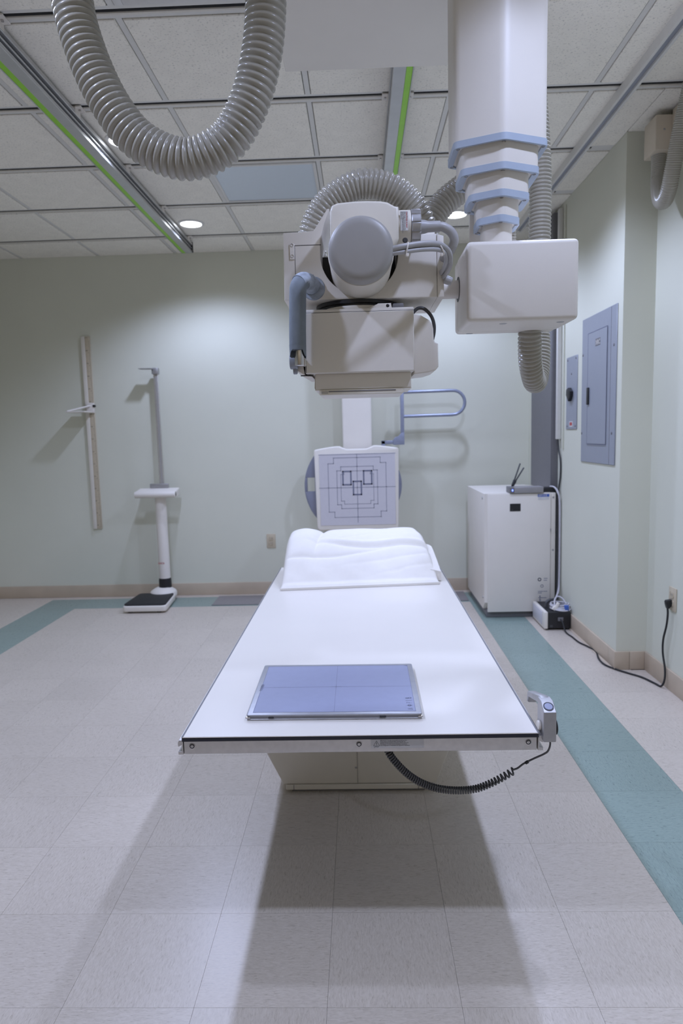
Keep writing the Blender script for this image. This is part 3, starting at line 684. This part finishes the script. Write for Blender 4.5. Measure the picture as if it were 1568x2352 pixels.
# pillow
pl = MB(); NU, NV = 150, 90
PX0, PX1 = -.290, .458
def pil_h(u, v):
    fu = 1-abs(2*u-1)**26; fu = max(0, fu)**.36
    if v < .08: pv = .06+.06*(v/.08)
    elif v < .70: t_ = (v-.08)/.62; pv = .12+.85*(1-(1-t_)**1.5)
    elif v < .90: t_ = (v-.70)/.20; pv = .97+.03*math.sin(PI/2*t_)
    else: t_ = (v-.90)/.10; pv = math.sqrt(max(0, 1-t_**2.2))
    return max(0.004, .222*fu*pv) if v > .02 else .010
def crease(d, w_):                     # sharp valley with soft shoulders
    return math.exp(-abs(d)/w_)
def wrinkle(u, v):
    sg = lambda x, k: 1/(1+math.exp(-x*k))
    w_ = .012*math.exp(-((u-.13)/.07)**2)*sg(v-.40, 14)
    w_ -= .022*crease(u-.225-.10*(v-.6), .028)*sg(v-.45, 16)
    c1 = v-.36-.24*(u-.05)+.10*math.sin(3.1*u)
    w_ -= .013*crease(c1, .022)*sg(.62-u, 14)*sg(u-.02, 40)
    c2 = v-.50+.13*(u-.35)-.03*math.sin(9*u)
    w_ -= .014*crease(c2, .030)*sg(u-.25, 18)
    w_ += .010*math.exp(-((c2-.045)/.03)**2)*sg(u-.3, 14)
    c3 = v-.62+.05*math.sin(5*u+.6)
    w_ -= .003*crease(c3, .020)*sg(u-.3, 18)*sg(.85-u, 18)
    c4 = v-.30-.20*(u-.75)
    w_ -= .005*crease(c4, .018)*sg(u-.45, 14)
    c5 = v-.20-.30*(u-.85)
    w_ -= .004*crease(c5, .016)*sg(u-.6, 16)
    w_ += .004*math.sin(30*u+8*v)*math.exp(-((v-.14)/.10)**2)
    w_ += .0025*math.sin(17*u-11*v)*math.sin(9*v+4*u)
    return w_
grid = []
for j in range(NV+1):
    v = j/NV; r_ = []
    for i in range(NU+1):
        u = i/NU
        y = 1.432+.075*u + v*(.50-.055*u)
        sh = (.30*max(0, v-.15)**1.5)
        x = PX0+(PX1+.015-PX0)*u - .07*max(0, u-.5)*2*v**1.3 - .03*(1-u)*v*.3 - .0
        edge = min(1, v/.06)*min(1, u/.03)*min(1, (1-u)/.03)
        h = pil_h(u, v)+wrinkle(u, v)*edge*min(1, pil_h(u, v)/.06)
        r_.append(pl.bm.verts.new((x, y, ZT+.002+max(.006, h))))
    grid.append(r_)
for j in range(NV):
    for i in range(NU): pl.bm.faces.new((grid[j][i], grid[j][i+1], grid[j+1][i+1], grid[j+1][i]))
bd = [grid[0][i] for i in range(NU+1)]+[grid[j][NU] for j in range(1, NV+1)]+[grid[NV][i] for i in range(NU-1, -1, -1)]+[grid[j][0] for j in range(NV-1, 0, -1)]
lo = [pl.bm.verts.new((v.co.x, v.co.y, ZT+.001)) for v in bd]
for i in range(len(bd)): k = (i+1) % len(bd); pl.bm.faces.new((bd[k], bd[i], lo[i], lo[k]))
pl.bm.faces.new(lo)
pth = thing('pillow', (.085, 1.7, ZT), 'plump white pillow in a cotton case at the far end of the table', 'pillow')
pl.build('pillowcase', M_pill, pth, 75)
m = MB(); fl = []
for j in range(13):
    v = .16+.70*j/12
    x = PX1+.015-.07*v**1.3; y = 1.507+v*.445; h = .010+.135*min(1, (v/.55))*(1 if v < .7 else 1-.3*(v-.7)/.3)
    fl.append((x, y, h))
for k in range(len(fl)-1):
    (xa_, ya_, ha), (xb_, yb_, hb) = fl[k], fl[k+1]
    q = [(xa_-.03, ya_, ZT+.003), (xa_+.024, ya_, ZT+.003), (xa_+.020, ya_, ZT+ha), (xa_-.03, ya_, ZT+ha+.012)]
    r_ = [(xb_-.03, yb_, ZT+.003), (xb_+.024, yb_, ZT+.003), (xb_+.020, yb_, ZT+hb), (xb_-.03, yb_, ZT+hb+.012)]
    A = [m.bm.verts.new(p) for p in q]; B = [m.bm.verts.new(p) for p in r_]
    for i in range(4): m.bm.faces.new((A[i], A[(i+1) % 4], B[(i+1) % 4], B[i]))
    if k == 0: m.bm.faces.new(A)
    if k == len(fl)-2: m.bm.faces.new(B)
bmesh.ops.remove_doubles(m.bm, verts=m.bm.verts, dist=1e-5)
m.build('case_opening', M_pill, pth, 60)

# hand control on the rail
hc = thing('hand_control', (.545, -.11, .55), 'aluminium hand grip control with coiled cord clamped on the near right table corner', 'hand control')
hb = MB().prism([(-.128, .5405), (-.128, .6150), (-.098, .632), (-.070, .632), (-.070, .5405)], 'x', .5295, .5600, .0015, 1).build('grip_block', M_alud, hc)
MB().prism([(-.100, .6265), (-.070, .634), (.030, .605), (.048, .600), (.050, .572), (.040, .572), (.036, .588), (-.060, .612), (-.075, .60), (-.100, .585)], 'x', .5325, .5570, .004, 2).build('grip_handle', M_alud, hc)
nrm = Vector((0, -.017, .030)).normalized()
cbt = Vector((.5447, -.113, .6236))
MB().lathe([(.0125, .0006), (.0125, .0012), (.0105, .0012), (.0105, .0006)], cbt, Vector((0, -.4927, .8702)), 28).build('button_ring', M_navy, hc)
MB().lathe([(0, .0014), (.0095, .0013), (.0103, .0005)], cbt, Vector((0, -.4927, .8702)), 28).build('push_button', M_screen, hc)
MB().cyl((.5602, -.098, .566), (.5685, -.098, .566), .0195, 32, .003).build('clamp_knob', M_black, hc)
MB().cyl((.5225, -.098, .570), (.5297, -.098, .570), .012, 24, .002).build('clamp_pad', M_white, hc)
# coil cord
cl = hc
axis = catmull([(.150, -.055, .505), (.163, -.056, .475), (.185, -.056, .446), (.211, -.055, .420), (.245, -.053, .397), (.287, -.050, .381), (.335, -.047, .3745), (.380, -.046, .378), (.420, -.046, .393), (.455, -.047, .413), (.478, -.048, .428)], .0005)
P = []; nT = len(axis); ph = 0.0
for i, p in enumerate(axis):
    tg = (axis[min(nT-1, i+1)]-axis[max(0, i-1)]).normalized(); n1 = Vector((0, 1, 0)); n1 = (n1-tg*n1.dot(tg)).normalized(); n2 = tg.cross(n1)
    s = i/nT; pitch_ = .0062+.0065*max(0, (s-.62)/.38)**2+.0022*max(0, .35-s)
    ph += 2*PI*.0005/pitch_
    P.append(p+(n1*math.cos(ph)+n2*math.sin(ph))*.0078)
P = P[::1]
tail = catmull([P[-1], (.486, -.052, .436), (.500, -.055, .449), (.524, -.062, .466), (.545, -.075, .484), (.553, -.085, .498), (.555, -.095, .522), (.548, -.100, .546)], .002)
ccd = MB().tube(P+tail[1:], .0024, 8).build('coiled_cord', M_ccord, cl, 80)
MB().cyl((.5040, -.0557, .4505), (.5110, -.0577, .4563), .0040, 14, .001).build('strain_collar', M_black, ccd)

# ------------------------------------------------------------------ wall bucky stand
wb = thing('wall_bucky_stand', (.085, 3.45, 0), 'white upright wall stand with square marked receptor behind the pillow', 'x-ray wall stand')
MB().box(-.028, .197, 3.55, 3.735, 0.0, 2.15, .012, 3).build('column', M_white, wb)
rx0, rx1, rz0, rz1, ry = -.236, .385, .565, 1.178, 3.38
def rtop():
    out = [(rx0+.02, rz0), (rx1-.02, rz0), (rx1-.004, rz0+.012), (rx1, rz0+.03), (rx1+.008, rz1-.01), (rx1+.002, rz1)]
    xs = [i/24 for i in range(25)]
    for t_ in xs:
        x = rx1+.002-(rx1-rx0)*t_
        e = abs(2*t_-1); z = rz1+.030*(1-e**2)
        z -= .030*(1/(1+math.exp((e-.34)*30)))
        out.append((x, z))
    out += [(rx0-.006, rz1-.008), (rx0+.002, rz0+.03), (rx0+.006, rz0+.012)]
    return out
rec = MB().prism(rtop(), 'y', ry, ry+.12, .010, 3).build('receptor', M_white, wb)
MB().box(rx0+.03, rx1-.022, ry-.003, ry+.002, rz0+.038, rz1-.035, .001, 1).build('receptor_face', M_receptor, rec)
cxr, czr = (rx0+rx1)/2+.003, (rz0+rz1)/2+.018
m = MB(); yy = ry-.0035; V3 = lambda a, b: (cxr+a, yy, czr+b)
def rib(p, w_=.0055, cl_=True): m.ribbon([V3(*q) for q in p], w_, (0, -1, 0), 0, cl_)
rib([(0, -.265), (0, .25)], .006, False); rib([(-.285, 0), (.285, 0)], .006, False)
def stepped(a, b, s, nb=True): return [(-a+s, b), (a-s, b), (a-s, b-s), (a, b-s), (a, -b+s), (a-s, -b+s), (a-s, -b), (-a+s, -b), (-a+s, -b+s), (-a, -b+s), (-a, b-s), (-a+s, b-s)]
rib(stepped(.217, .225, .042)); rib(stepped(.152, .158, .030)); rib(stepped(.123, .125, .024), .0045)
m.ribbon([(rx0+.03, yy, rz1-.038), (rx1-.022, yy, rz1-.038)], .006, (0, -1, 0), 0)
m.build('field_markings', M_rline, rec)
m = MB()
for (cx_, cz_) in ((-.077, .072), (.079, .074), (0, -.004)):
    m.ribbon([V3(cx_-.030, cz_-.050), V3(cx_+.030, cz_-.050), V3(cx_+.030, cz_+.050), V3(cx_-.030, cz_+.050)], .0105, (0, -1, 0), .0004, True)
m.build('detector_windows', M_mark, rec)
# curved side grips
def grip(s, xc, r, zc, xin):
    out = [] ; n = 28; a0 = math.acos(max(-1, min(1, (abs(xin-xc))/r)))
    for i in range(n+1):
        a = -a0+2*a0*i/n; out.append((xc+s*r*math.cos(a), zc+r*math.sin(a)))
    return out
g = grip(-1, .06, .385, .90, -.23)
hole = [(-.293, .86), (-.243, .86), (-.243, .965), (-.293, .965)]
m = MB(); b = m.bm
# grip as bands around the hand slot
outer = g; half = len(g)//2
def band(pts): m.prism(pts, 'y', ry+.05, ry+.08, .003)
za, zb = .862, .968
lowp = [p for p in g if p[1] <= za]; higp = [p for p in g if p[1] >= zb]; midp = [p for p in g if za <= p[1] <= zb]
xo = lambda z: .06-math.sqrt(.385**2-(z-.90)**2)
band([(xo(za), za)]+sorted(lowp, key=lambda p: -p[1])+[(-.225, min(p[1] for p in lowp)), (-.225, za)])
band([(xo(zb), zb)]+sorted(higp, key=lambda p: p[1])+[(-.225, max(p[1] for p in higp)), (-.225, zb)])
band([(xo(za), za)]+sorted(midp, key=lambda p: p[1])+[(xo(zb), zb), (xo(.915)+.022, zb), (xo(.915)+.022, za)])
band([(-.246, za), (-.225, za), (-.225, zb), (-.246, zb)])
m.build('side_grip', M_disc, wb)
g2 = [(.375, .70)]+[(.10+.315*math.cos(a), .90+.315*math.sin(a)) for a in [-.68+1.36*i/20 for i in range(21)]]+[(.375, 1.10)]
MB().prism(g2, 'y', ry+.05, ry+.08, .003).build('side_grip', M_disc, wb)
# patient hand bar
yb_ = 3.57
loop = [(.436, yb_, 1.598), (.60, yb_, 1.600), (.82, yb_, 1.602)]
for i in range(1, 12):
    a = PI/2-PI*i/12; loop.append((.823+.092*math.cos(a), yb_, 1.510+.092*math.sin(a)))
loop += [(.82, yb_, 1.418), (.60, yb_, 1.416), (.436, yb_, 1.414)]
hbar = MB().tube([Vector(p) for p in loop], .0125, 18).build('hand_bar', M_bluebar, wb, 60)
MB().box(.420, .448, yb_-.014, yb_+.014, 1.215, 1.612, .004).build('bar_post', M_bluebar, hbar)
MB().prism([(.362, 1.198), (.448, 1.198), (.448, 1.29), (.42, 1.285), (.405, 1.265), (.375, 1.255), (.362, 1.235)], 'y', yb_-.02, yb_+.02, .004).build('bar_pivot', M_bluebar, hbar)
MB().box(.27, .37, yb_-.013, yb_+.013, 1.205, 1.232, .003).build('bar_arm', M_bluebar, hbar)
MB().box(.27, .300, yb_-.013, yb_+.013, 1.03, 1.232, .003).build('bar_arm', M_bluebar, hbar)
MB().box(.19, .300, yb_-.013, yb_+.013, 1.03, 1.06, .003).build('bar_arm', M_bluebar, hbar)
MB().box(-.05, .22, ry+.12, 3.555, .72, 1.08, .01).build('carriage', M_white, wb)
# floor duct cover
dk = MB().box(-1.07, .91, 3.375, 3.665, 0.0, 0.006, .002, 1).build('floor_plate', M_fplate)
tag(dk, 'flat grey metal floor plate along the back wall by the scale', 'floor plate')

# ------------------------------------------------------------------ scale and wall ruler
sc_ = thing('weighing_scale', (-1.53, 3.36, 0), 'white upright weighing scale with black foot mat and height rod', 'scale')
MB().prism(rcorner([(-1.695, 3.175), (-1.365, 3.175), (-1.395, 3.555), (-1.685, 3.555)], .03), 'z', .012, .058, .010, 3).build('platform', M_white, sc_)
MB().prism(rcorner([(-1.688, 3.182), (-1.372, 3.182), (-1.402, 3.54), (-1.678, 3.54)], .03), 'z', .058, .070, .004, 2).build('foot_mat', M_rubber, sc_)
for x in (-1.65, -1.43):
    for y in (3.22, 3.50): MB().cyl((x, y, 0), (x, y, .013), .018, 16).build('foot', M_black, sc_)
pole = Vector((-1.487, 3.60, 0))
MB().lathe([(.105, .04), (.105, .066), (.098, .080), (.07, .098), (.05, .108), (0, .108)], (-1.50, 3.585, 0), (0, 0, 1), 40).build('neck', M_white, sc_)
MB().lathe([(0, .104), (.050, .104), (.049, .165), (.046, .18), (0, .18)], pole, (0, 0, 1), 36).build('black_collar', M_black, sc_)
pc = MB().lathe([(0, .175), (.045, .175), (.0435, .85), (0, .85)], pole, (0, 0, 1), 36).build('pillar', M_white, sc_)
text_mesh('seca', .03, M_redtag, 'maker_print', sc_, (-1.523, 3.5535, .30), ROT_FRONT)
hd = MB().prism([(3.515, .834), (3.515, .872), (3.535, .884), (3.65, .900), (3.66, .890), (3.64, .838)], 'x', -1.665, -1.345, .008, 3).build('display_head', M_white, sc_)
MB().cyl((-1.665, 3.525, .858), (-1.345, 3.525, .858), .026, 28, .004).build('hand_tube', M_white, hd)
MB().box(-1.58, -1.43, 3.64, 3.66, .90, .935, .004).build('head_stop', M_alud, sc_)
rod = MB().box(-1.506, -1.472, 3.655, 3.670, .88, 1.815, .002, 1).build('height_rod', M_alu, sc_)
MB().box(-1.491, -1.480, 3.6535, 3.656, .93, 1.80).build('rod_scale_strip', M_capgrey, rod)
m = MB(); m.box(-1.515, -1.465, 3.64, 3.69, 1.795, 1.845, .006); m.build('head_clamp', M_alud, sc_)
m = MB(); m.box(-1.60, -1.50, 3.58, 3.66, 1.833, 1.838, .001, 1); m.build('headpiece', M_capgrey, sc_)
ru = thing('height_ruler', (-2.05, 3.73, .57), 'long cream wall mounted height ruler with a sliding white arm', 'ruler')
MB().box(-2.092, -2.062, 3.723, 3.745, .572, 2.113, .003).build('ruler_edge', M_cream, ru)
MB().box(-2.062, -2.022, 3.730, 3.745, .572, 2.113, .002).build('ruler_body', M_outlet, ru)
m = MB()
for i in range(150):
    z = .585+i*.01; L = .016 if i % 10 == 0 else (.011 if i % 5 == 0 else .007)
    m.ribbon([(-2.024-L, 3.7295, z), (-2.024, 3.7295, z)], .0016, (0, -1, 0), 0)
m.build('ruler_marks', M_ink, ru)['kind'] = 'stuff'
for k, z in enumerate(range(60, 211, 10)): text_mesh(str(z), .012, M_ink, 'ruler_number', ru, (-2.060, 3.7295, z/100-.002), ROT_FRONT)
m = MB(); m.box(-2.185, -2.03, 3.56, 3.725, 1.512, 1.522, .002, 1); m.build('slide_plate', M_white, ru)
m = MB(); m.tube([Vector((-2.18, 3.58, 1.522)), Vector((-2.05, 3.70, 1.565)), Vector((-2.025, 3.715, 1.565))], .007, 10); m.box(-2.075, -2.015, 3.705, 3.73, 1.51, 1.59, .004); m.build('slide_bracket', M_white, ru)
MB().cyl((-2.013, 3.70, 1.565), (-2.013, 3.725, 1.565), .010, 16, .002).build('lock_knob', M_black, ru)

# ------------------------------------------------------------------ outlets
def outlet(loc, axis, label):
    t = thing('wall_outlet', loc, label, 'outlet', 'wall outlets'); x, y, z = loc
    if axis == 'y':
        MB().box(x-.036, x+.036, y-.006, y, z-.058, z+.058, .003).build('cover_plate', M_outlet, t)
        for dz in (-.021, .021):
            MB().box(x-.017, x+.017, y-.0085, y-.005, z+dz-.014, z+dz+.014, .004).build('socket', M_outlet, t)
            m = MB(); m.box(x-.008, x-.005, y-.0088, y-.008, z+dz-.003, z+dz+.007); m.box(x+.005, x+.008, y-.0088, y-.008, z+dz-.003, z+dz+.007); m.build('socket_slots', M_ink, t)
    else:
        MB().box(x-.006, x, y-.038, y+.038, z-.058, z+.058, .003).build('cover_plate', M_outlet, t)
        for dz in (-.021, .021):
            MB().box(x-.0085, x-.005, y-.017, y+.017, z+dz-.014, z+dz+.014, .004).build('socket', M_outlet, t)
            m = MB(); m.box(x-.0088, x-.008, y-.008, y-.005, z+dz-.003, z+dz+.007); m.box(x-.0088, x-.008, y+.005, y+.008, z+dz-.003, z+dz+.007); m.build('socket_slots', M_ink, t)
    return t
outlet((-.639, YB, .438), 'y', 'tan wall outlet low on the back wall left of the table')
outlet((XJ, 1.552, .455), 'x', 'tan wall outlet on the right wall with the black plug in it')

# ------------------------------------------------------------------ generator cabinet and things around it
gc = thing('generator_cabinet', (1.17, 3.23, 0), 'white metal generator cabinet standing in the back right corner', 'cabinet')
MB().prism([(2.885, .11), (2.885, .864), (3.60, .864), (3.60, .055), (2.94, .055)], 'x', .937, 1.385, .004).build('cabinet_body', M_white, gc)
MB().box(.958, 1.383, 2.876, 2.885, .045, .860, .002).build('front_door', M_white, gc)
MB().box(.955, 1.375, 2.905, 3.57, 0.0, .055, .004).build('plinth', M_duct, gc)
MB().box(1.386, 1.418, 2.884, 3.58, .05, .862, .003).build('side_strip', M_cream, gc)
for z in (.83, .47, .12): MB().lathe([(0, .002), (.006, .0015), (.007, 0)], (1.402, 2.884, z), (0, -1, 0), 12).build('strip_screw', M_alud, gc)
dp = MB().box(1.108, 1.180, 2.8735, 2.8765, .742, .794, .001, 1).build('display_window', M_black, gc)
MB().box(1.118, 1.128, 2.8728, 2.874, .750, .756).build('display_legend', M_dcable, gc)
st_ = MB().box(1.295, 1.372, 2.8745, 2.8765, .8365, .855).build('blue_sticker', M_bluetag, gc)
text_mesh('SERVICE', .016, M_white, 'sticker_print', gc, (1.299, 2.874, .8405), ROT_FRONT)
MB().box(1.297, 1.370, 2.8748, 2.8762, .8165, .8362).build('sticker_lower', M_paper, gc)
m = MB(); y_ = 2.8755
def gr(p, w_=.003, c_=False): m.ribbon([(a, y_, b_) for a, b_ in p], w_, (0, -1, 0), 0, c_)
gr([(1.311+.010*math.cos(2*PI*i/10), .268+.010*math.sin(2*PI*i/10)) for i in range(10)], .005, True)
gr([(1.328+.009*math.cos(2*PI*i/10), .222+.009*math.sin(2*PI*i/10)) for i in range(10)], .003, True)
for (xq, zq, ln) in ((1.342, .275, .022), (1.342, .262, .018), (1.303, .185, .03), (1.340, .185, .022), (1.303, .174, .022), (1.312, .150, .006), (1.306, .140, .026), (1.336, .140, .022), (1.312, .125, .010), (1.312, .112, .006), (1.303, .075, .04), (1.303, .065, .03)): gr([(xq, zq), (xq+ln, zq)], .004)
gr([(1.315, .155), (1.315, .105)], .004)
m.build('door_markings', M_mark, gc)
MB().lathe([(0, .003), (.009, .003), (.010, 0)], (.937, 2.95, .83), (-1, 0, 0), 14).build('side_screw', M_alud, gc)
MB().lathe([(0, .003), (.009, .003), (.010, 0)], (.937, 2.93, .14), (-1, 0, 0), 14).build('side_screw', M_alud, gc)
MB().box(1.383, 1.3835, 2.87, 2.88, .60, .62).build('door_lock', M_black, gc)

rt = thing('wireless_router', (1.24, 2.92, .864), 'grey wireless router with two black antennas on top of the cabinet', 'router')
MB().box(1.108, 1.330, 2.862, 2.985, .8645, .905, .003).build('router_body', M_router, rt)
MB().box(1.1065, 1.135, 2.8605, 2.985, .866, .9055, .002).build('router_front', M_duct, rt)
MB().box(1.118, 1.127, 2.8592, 2.861, .879, .892, .001, 1).build('router_led', M_led, rt)
for (dx, dz) in ((.060, .155), (.085, .125)):
    a = Vector((1.140, 2.95, .905)); b = a+Vector((dx, .03, dz))
    m = MB().cyl(a+Vector((0, 0, -.0)), a+(b-a)*.28, .0085, 14, .001); m.build('antenna_base', M_black, rt)
    MB().cyl(a+(b-a)*.2, b, .0050, 12, .001).build('antenna', M_dcable, rt)
bk = MB().box(1.34, 1.425, 2.90, 2.99, .8645, .895, .003).build('power_adapter', M_black); tag(bk, 'black power adapter beside the router on the cabinet top', 'power adapter')

wt = thing('wireway', (1.43, 3.2, .86), 'dark grey vertical wireway on the right wall above the cabinet', 'wireway')
MB().box(1.405, 1.4462, 2.945, 3.50, .868, 2.695, .003).build('wireway_body', M_duct, wt)
MB().box(1.402, 1.405, 2.955, 3.49, .872, 2.69, .001, 1).build('wireway_cover', M_duct, wt)
cd1 = MB().box(1.418, 1.4465, 2.878, 2.912, 1.22, 2.70, .004).build('cable_raceway', M_cbar); tag(cd1, 'white vertical cable raceway beside the grey wireway', 'raceway')
cd2 = MB().box(1.438, 1.4468, 2.815, 2.835, 1.16, 2.70, .002).build('cable_raceway', M_wall); tag(cd2, 'thin pale green raceway strip painted like the right wall', 'raceway')
dcb = MB().tube(catmull([(1.430, 2.895, 1.23), (1.434, 2.885, 1.15), (1.439, 2.86, 1.08), (1.440, 2.86, .98), (1.436, 2.88, .89), (1.43, 2.90, .80), (1.431, 2.89, .5), (1.431, 2.88, .12), (1.430, 2.87, .03)], .01), .006, 10).build('data_cable', M_dcable)
tag(dcb, 'dark cable dropping from the white raceway behind the cabinet edge', 'cable')
wcb = MB()
for k, dx in enumerate((0, .009)):
    wcb.tube(catmull([(1.385, 2.91, .903), (1.405, 2.885, .900), (1.424-dx*.4, 2.862, .872), (1.434, 2.855-dx, .80), (1.436, 2.852-dx, .55), (1.435, 2.850-dx, .28), (1.425, 2.83-dx, .20), (1.395, 2.78, .158+dx*.4)], .01), .0058, 10)
tag(wcb.build('white_cable', M_wcable), 'pair of pale cables running down the cabinet edge to the black box', 'cable')

# black power unit on the floor
pu = thing('power_unit', (1.35, 2.70, 0), 'black and white power unit box with black power cord on the floor before the cabinet', 'power unit')
MB().box(1.286, 1.435, 2.575, 2.865, .012, .118, .004).build('unit_body', M_black, pu)
MB().box(1.264, 1.287, 2.572, 2.868, .010, .120, .004).build('white_front', M_white, pu)
MB().box(1.2595, 1.2645, 2.62, 2.85, .025, .113, .003).build('front_grille', M_receptor, pu)
for (x, y) in ((1.29, 2.60), (1.42, 2.60), (1.29, 2.84), (1.42, 2.84)): MB().cyl((x, y, 0), (x, y, .012), .012, 12).build('foot', M_black, pu)
MB().tube(catmull([(1.315, 2.72, .115), (1.318, 2.725, .145), (1.345, 2.73, .160), (1.385, 2.735, .158), (1.400, 2.735, .12)], .006), .010, 10).build('carry_handle', M_dcable, pu)
MB().box(1.30, 1.318, 2.5735, 2.576, .02, .035).build('rating_mark', M_dcable, pu)
MB().box(1.350, 1.385, 2.570, 2.5755, .060, .085, .003).build('inlet_socket', M_duct, pu)
cw = thing('coiled_cable', (1.385, 2.66, .118), 'coil of pale cable with a blue clip lying on the black power unit', 'cable')
for k in range(4):
    q = []; rx_, ry_ = .060-.004*(k % 2), .075-.006*k
    for i in range(41):
        a = 2*PI*i/40; q.append(Vector((1.388+rx_*math.cos(a), 2.655+ry_*math.sin(a)+.004*k, .1245+.0085*k+.002*math.sin(2*a+k))))
    MB().tube(q, .0055, 9, cap=False).build('cable_loop', M_wcable, cw)
m = MB().tube(catmull([(1.345, 2.62, .14), (1.35, 2.65, .175), (1.375, 2.68, .195), (1.405, 2.67, .185), (1.425, 2.64, .15)], .006), .0055, 9); m.build('cable_loop', M_wcable, cw)
MB().box(1.398, 1.424, 2.585, 2.605, .120, .158, .004).build('blue_clip', M_bluetag, cw)
m = MB(); m.box(1.345, 1.362, 2.60, 2.622, .12, .175, .004, 2, rot=Matrix.Rotation(.35, 3, 'Y')); m.build('white_connector', M_white, cw)
m = MB(); m.box(1.33, 1.352, 2.605, 2.63, .119, .150, .004, 2, rot=Matrix.Rotation(.7, 3, 'Y')); m.build('white_connector', M_white, cw)

# power cord to the right outlet
pc_ = pu
pcd = MB().tube(catmull([(1.367, 2.572, .072), (1.372, 2.545, .060), (1.380, 2.50, .010), (1.392, 2.40, .006), (1.399, 2.30, .006), (1.428, 2.20, .006), (1.436, 2.11, .006), (1.412, 2.00, .006), (1.410, 1.905, .006), (1.442, 1.83, .006), (1.482, 1.772, .006), (1.530, 1.705, .006), (1.558, 1.62, .006), (1.570, 1.575, .008), (1.580, 1.562, .045), (1.586, 1.575, .10), (1.585, 1.60, .17), (1.583, 1.595, .24), (1.583, 1.565, .32), (1.583, 1.555, .38), (1.582, 1.560, .42)], .008), .0048, 10).build('power_cord', M_rubber, pc_)
MB().prism([(1.598, .452), (1.574, .448), (1.570, .440), (1.572, .428), (1.578, .408), (1.586, .408), (1.598, .420)][::-1], 'y', 1.545, 1.572, .004).build('plug', M_black, pcd)

# ------------------------------------------------------------------ electrical panels
ep = thing('electrical_panel', (1.447, 2.18, 1.5), 'large grey blue electrical panel door on the right wall', 'electrical panel')
MB().box(1.441, 1.447, 1.910, 2.453, 1.090, 1.925, .002, 1).build('panel_cover', M_panel, ep)
MB().box(1.4375, 1.442, 2.037, 2.338, 1.198, 1.829, .0025, 1).build('panel_door', M_panel, ep)
MB().box(1.4402, 1.4412, 1.987, 1.990, 1.092, 1.922).build('cover_seam', M_duct, ep)
m = MB(); m.box(1.4368, 1.4376, 2.0345, 2.0375, 1.196, 1.831); m.box(1.4368, 1.4376, 2.3375, 2.3405, 1.196, 1.831); m.box(1.4368, 1.4376, 2.0345, 2.3405, 1.829, 1.832); m.box(1.4368, 1.4376, 2.0345, 2.3405, 1.195, 1.198)
m.build('door_seam', M_mark, ep)
MB().box(1.429, 1.438, 2.305, 2.335, 1.425, 1.523, .003).build('door_latch', M_black, ep)
MB().box(1.4365, 1.438, 2.140, 2.215, 1.745, 1.785).build('name_plate', M_duct, ep)
text_mesh('XRC', .036, M_white, 'name_print', ep, (1.4362, 2.211, 1.752), Matrix.Rotation(-PI/2, 3, 'Z') @ ROT_FRONT)
for (y, z) in ((1.945, 1.72), (1.955, 1.26), (2.435, 1.72), (2.44, 1.26)): MB().lathe([(0, .003), (.007, .002), (.009, 0)], (1.441, y, z), (-1, 0, 0), 14).build('panel_screw', M_duct, ep)
e2 = thing('breaker_plate', (1.447, 2.65, 1.5), 'narrow grey switch plate with black lever left of the electrical panel', 'switch plate')
MB().box(1.442, 1.447, 2.545, 2.760, 1.285, 1.738, .002, 1).build('plate', M_panel, e2)
MB().prism([(2.615, 1.52), (2.655, 1.545), (2.695, 1.535), (2.70, 1.50), (2.655, 1.46), (2.62, 1.49)], 'x', 1.420, 1.442, .004).build('switch_lever', M_black, e2)
MB().box(1.4412, 1.4425, 2.62, 2.69, 1.30, 1.335).build('red_notice', M_paper, e2)
MB().box(1.4408, 1.4415, 2.63, 2.68, 1.308, 1.328).build('notice_print', M_redtag, e2)
for (y, z) in ((2.57, 1.72), (2.735, 1.72), (2.57, 1.305), (2.735, 1.305), (2.655, 1.63)): MB().lathe([(0, .003), (.006, .002), (.008, 0)], (1.442, y, z), (-1, 0, 0), 12).build('plate_screw', M_duct, e2)
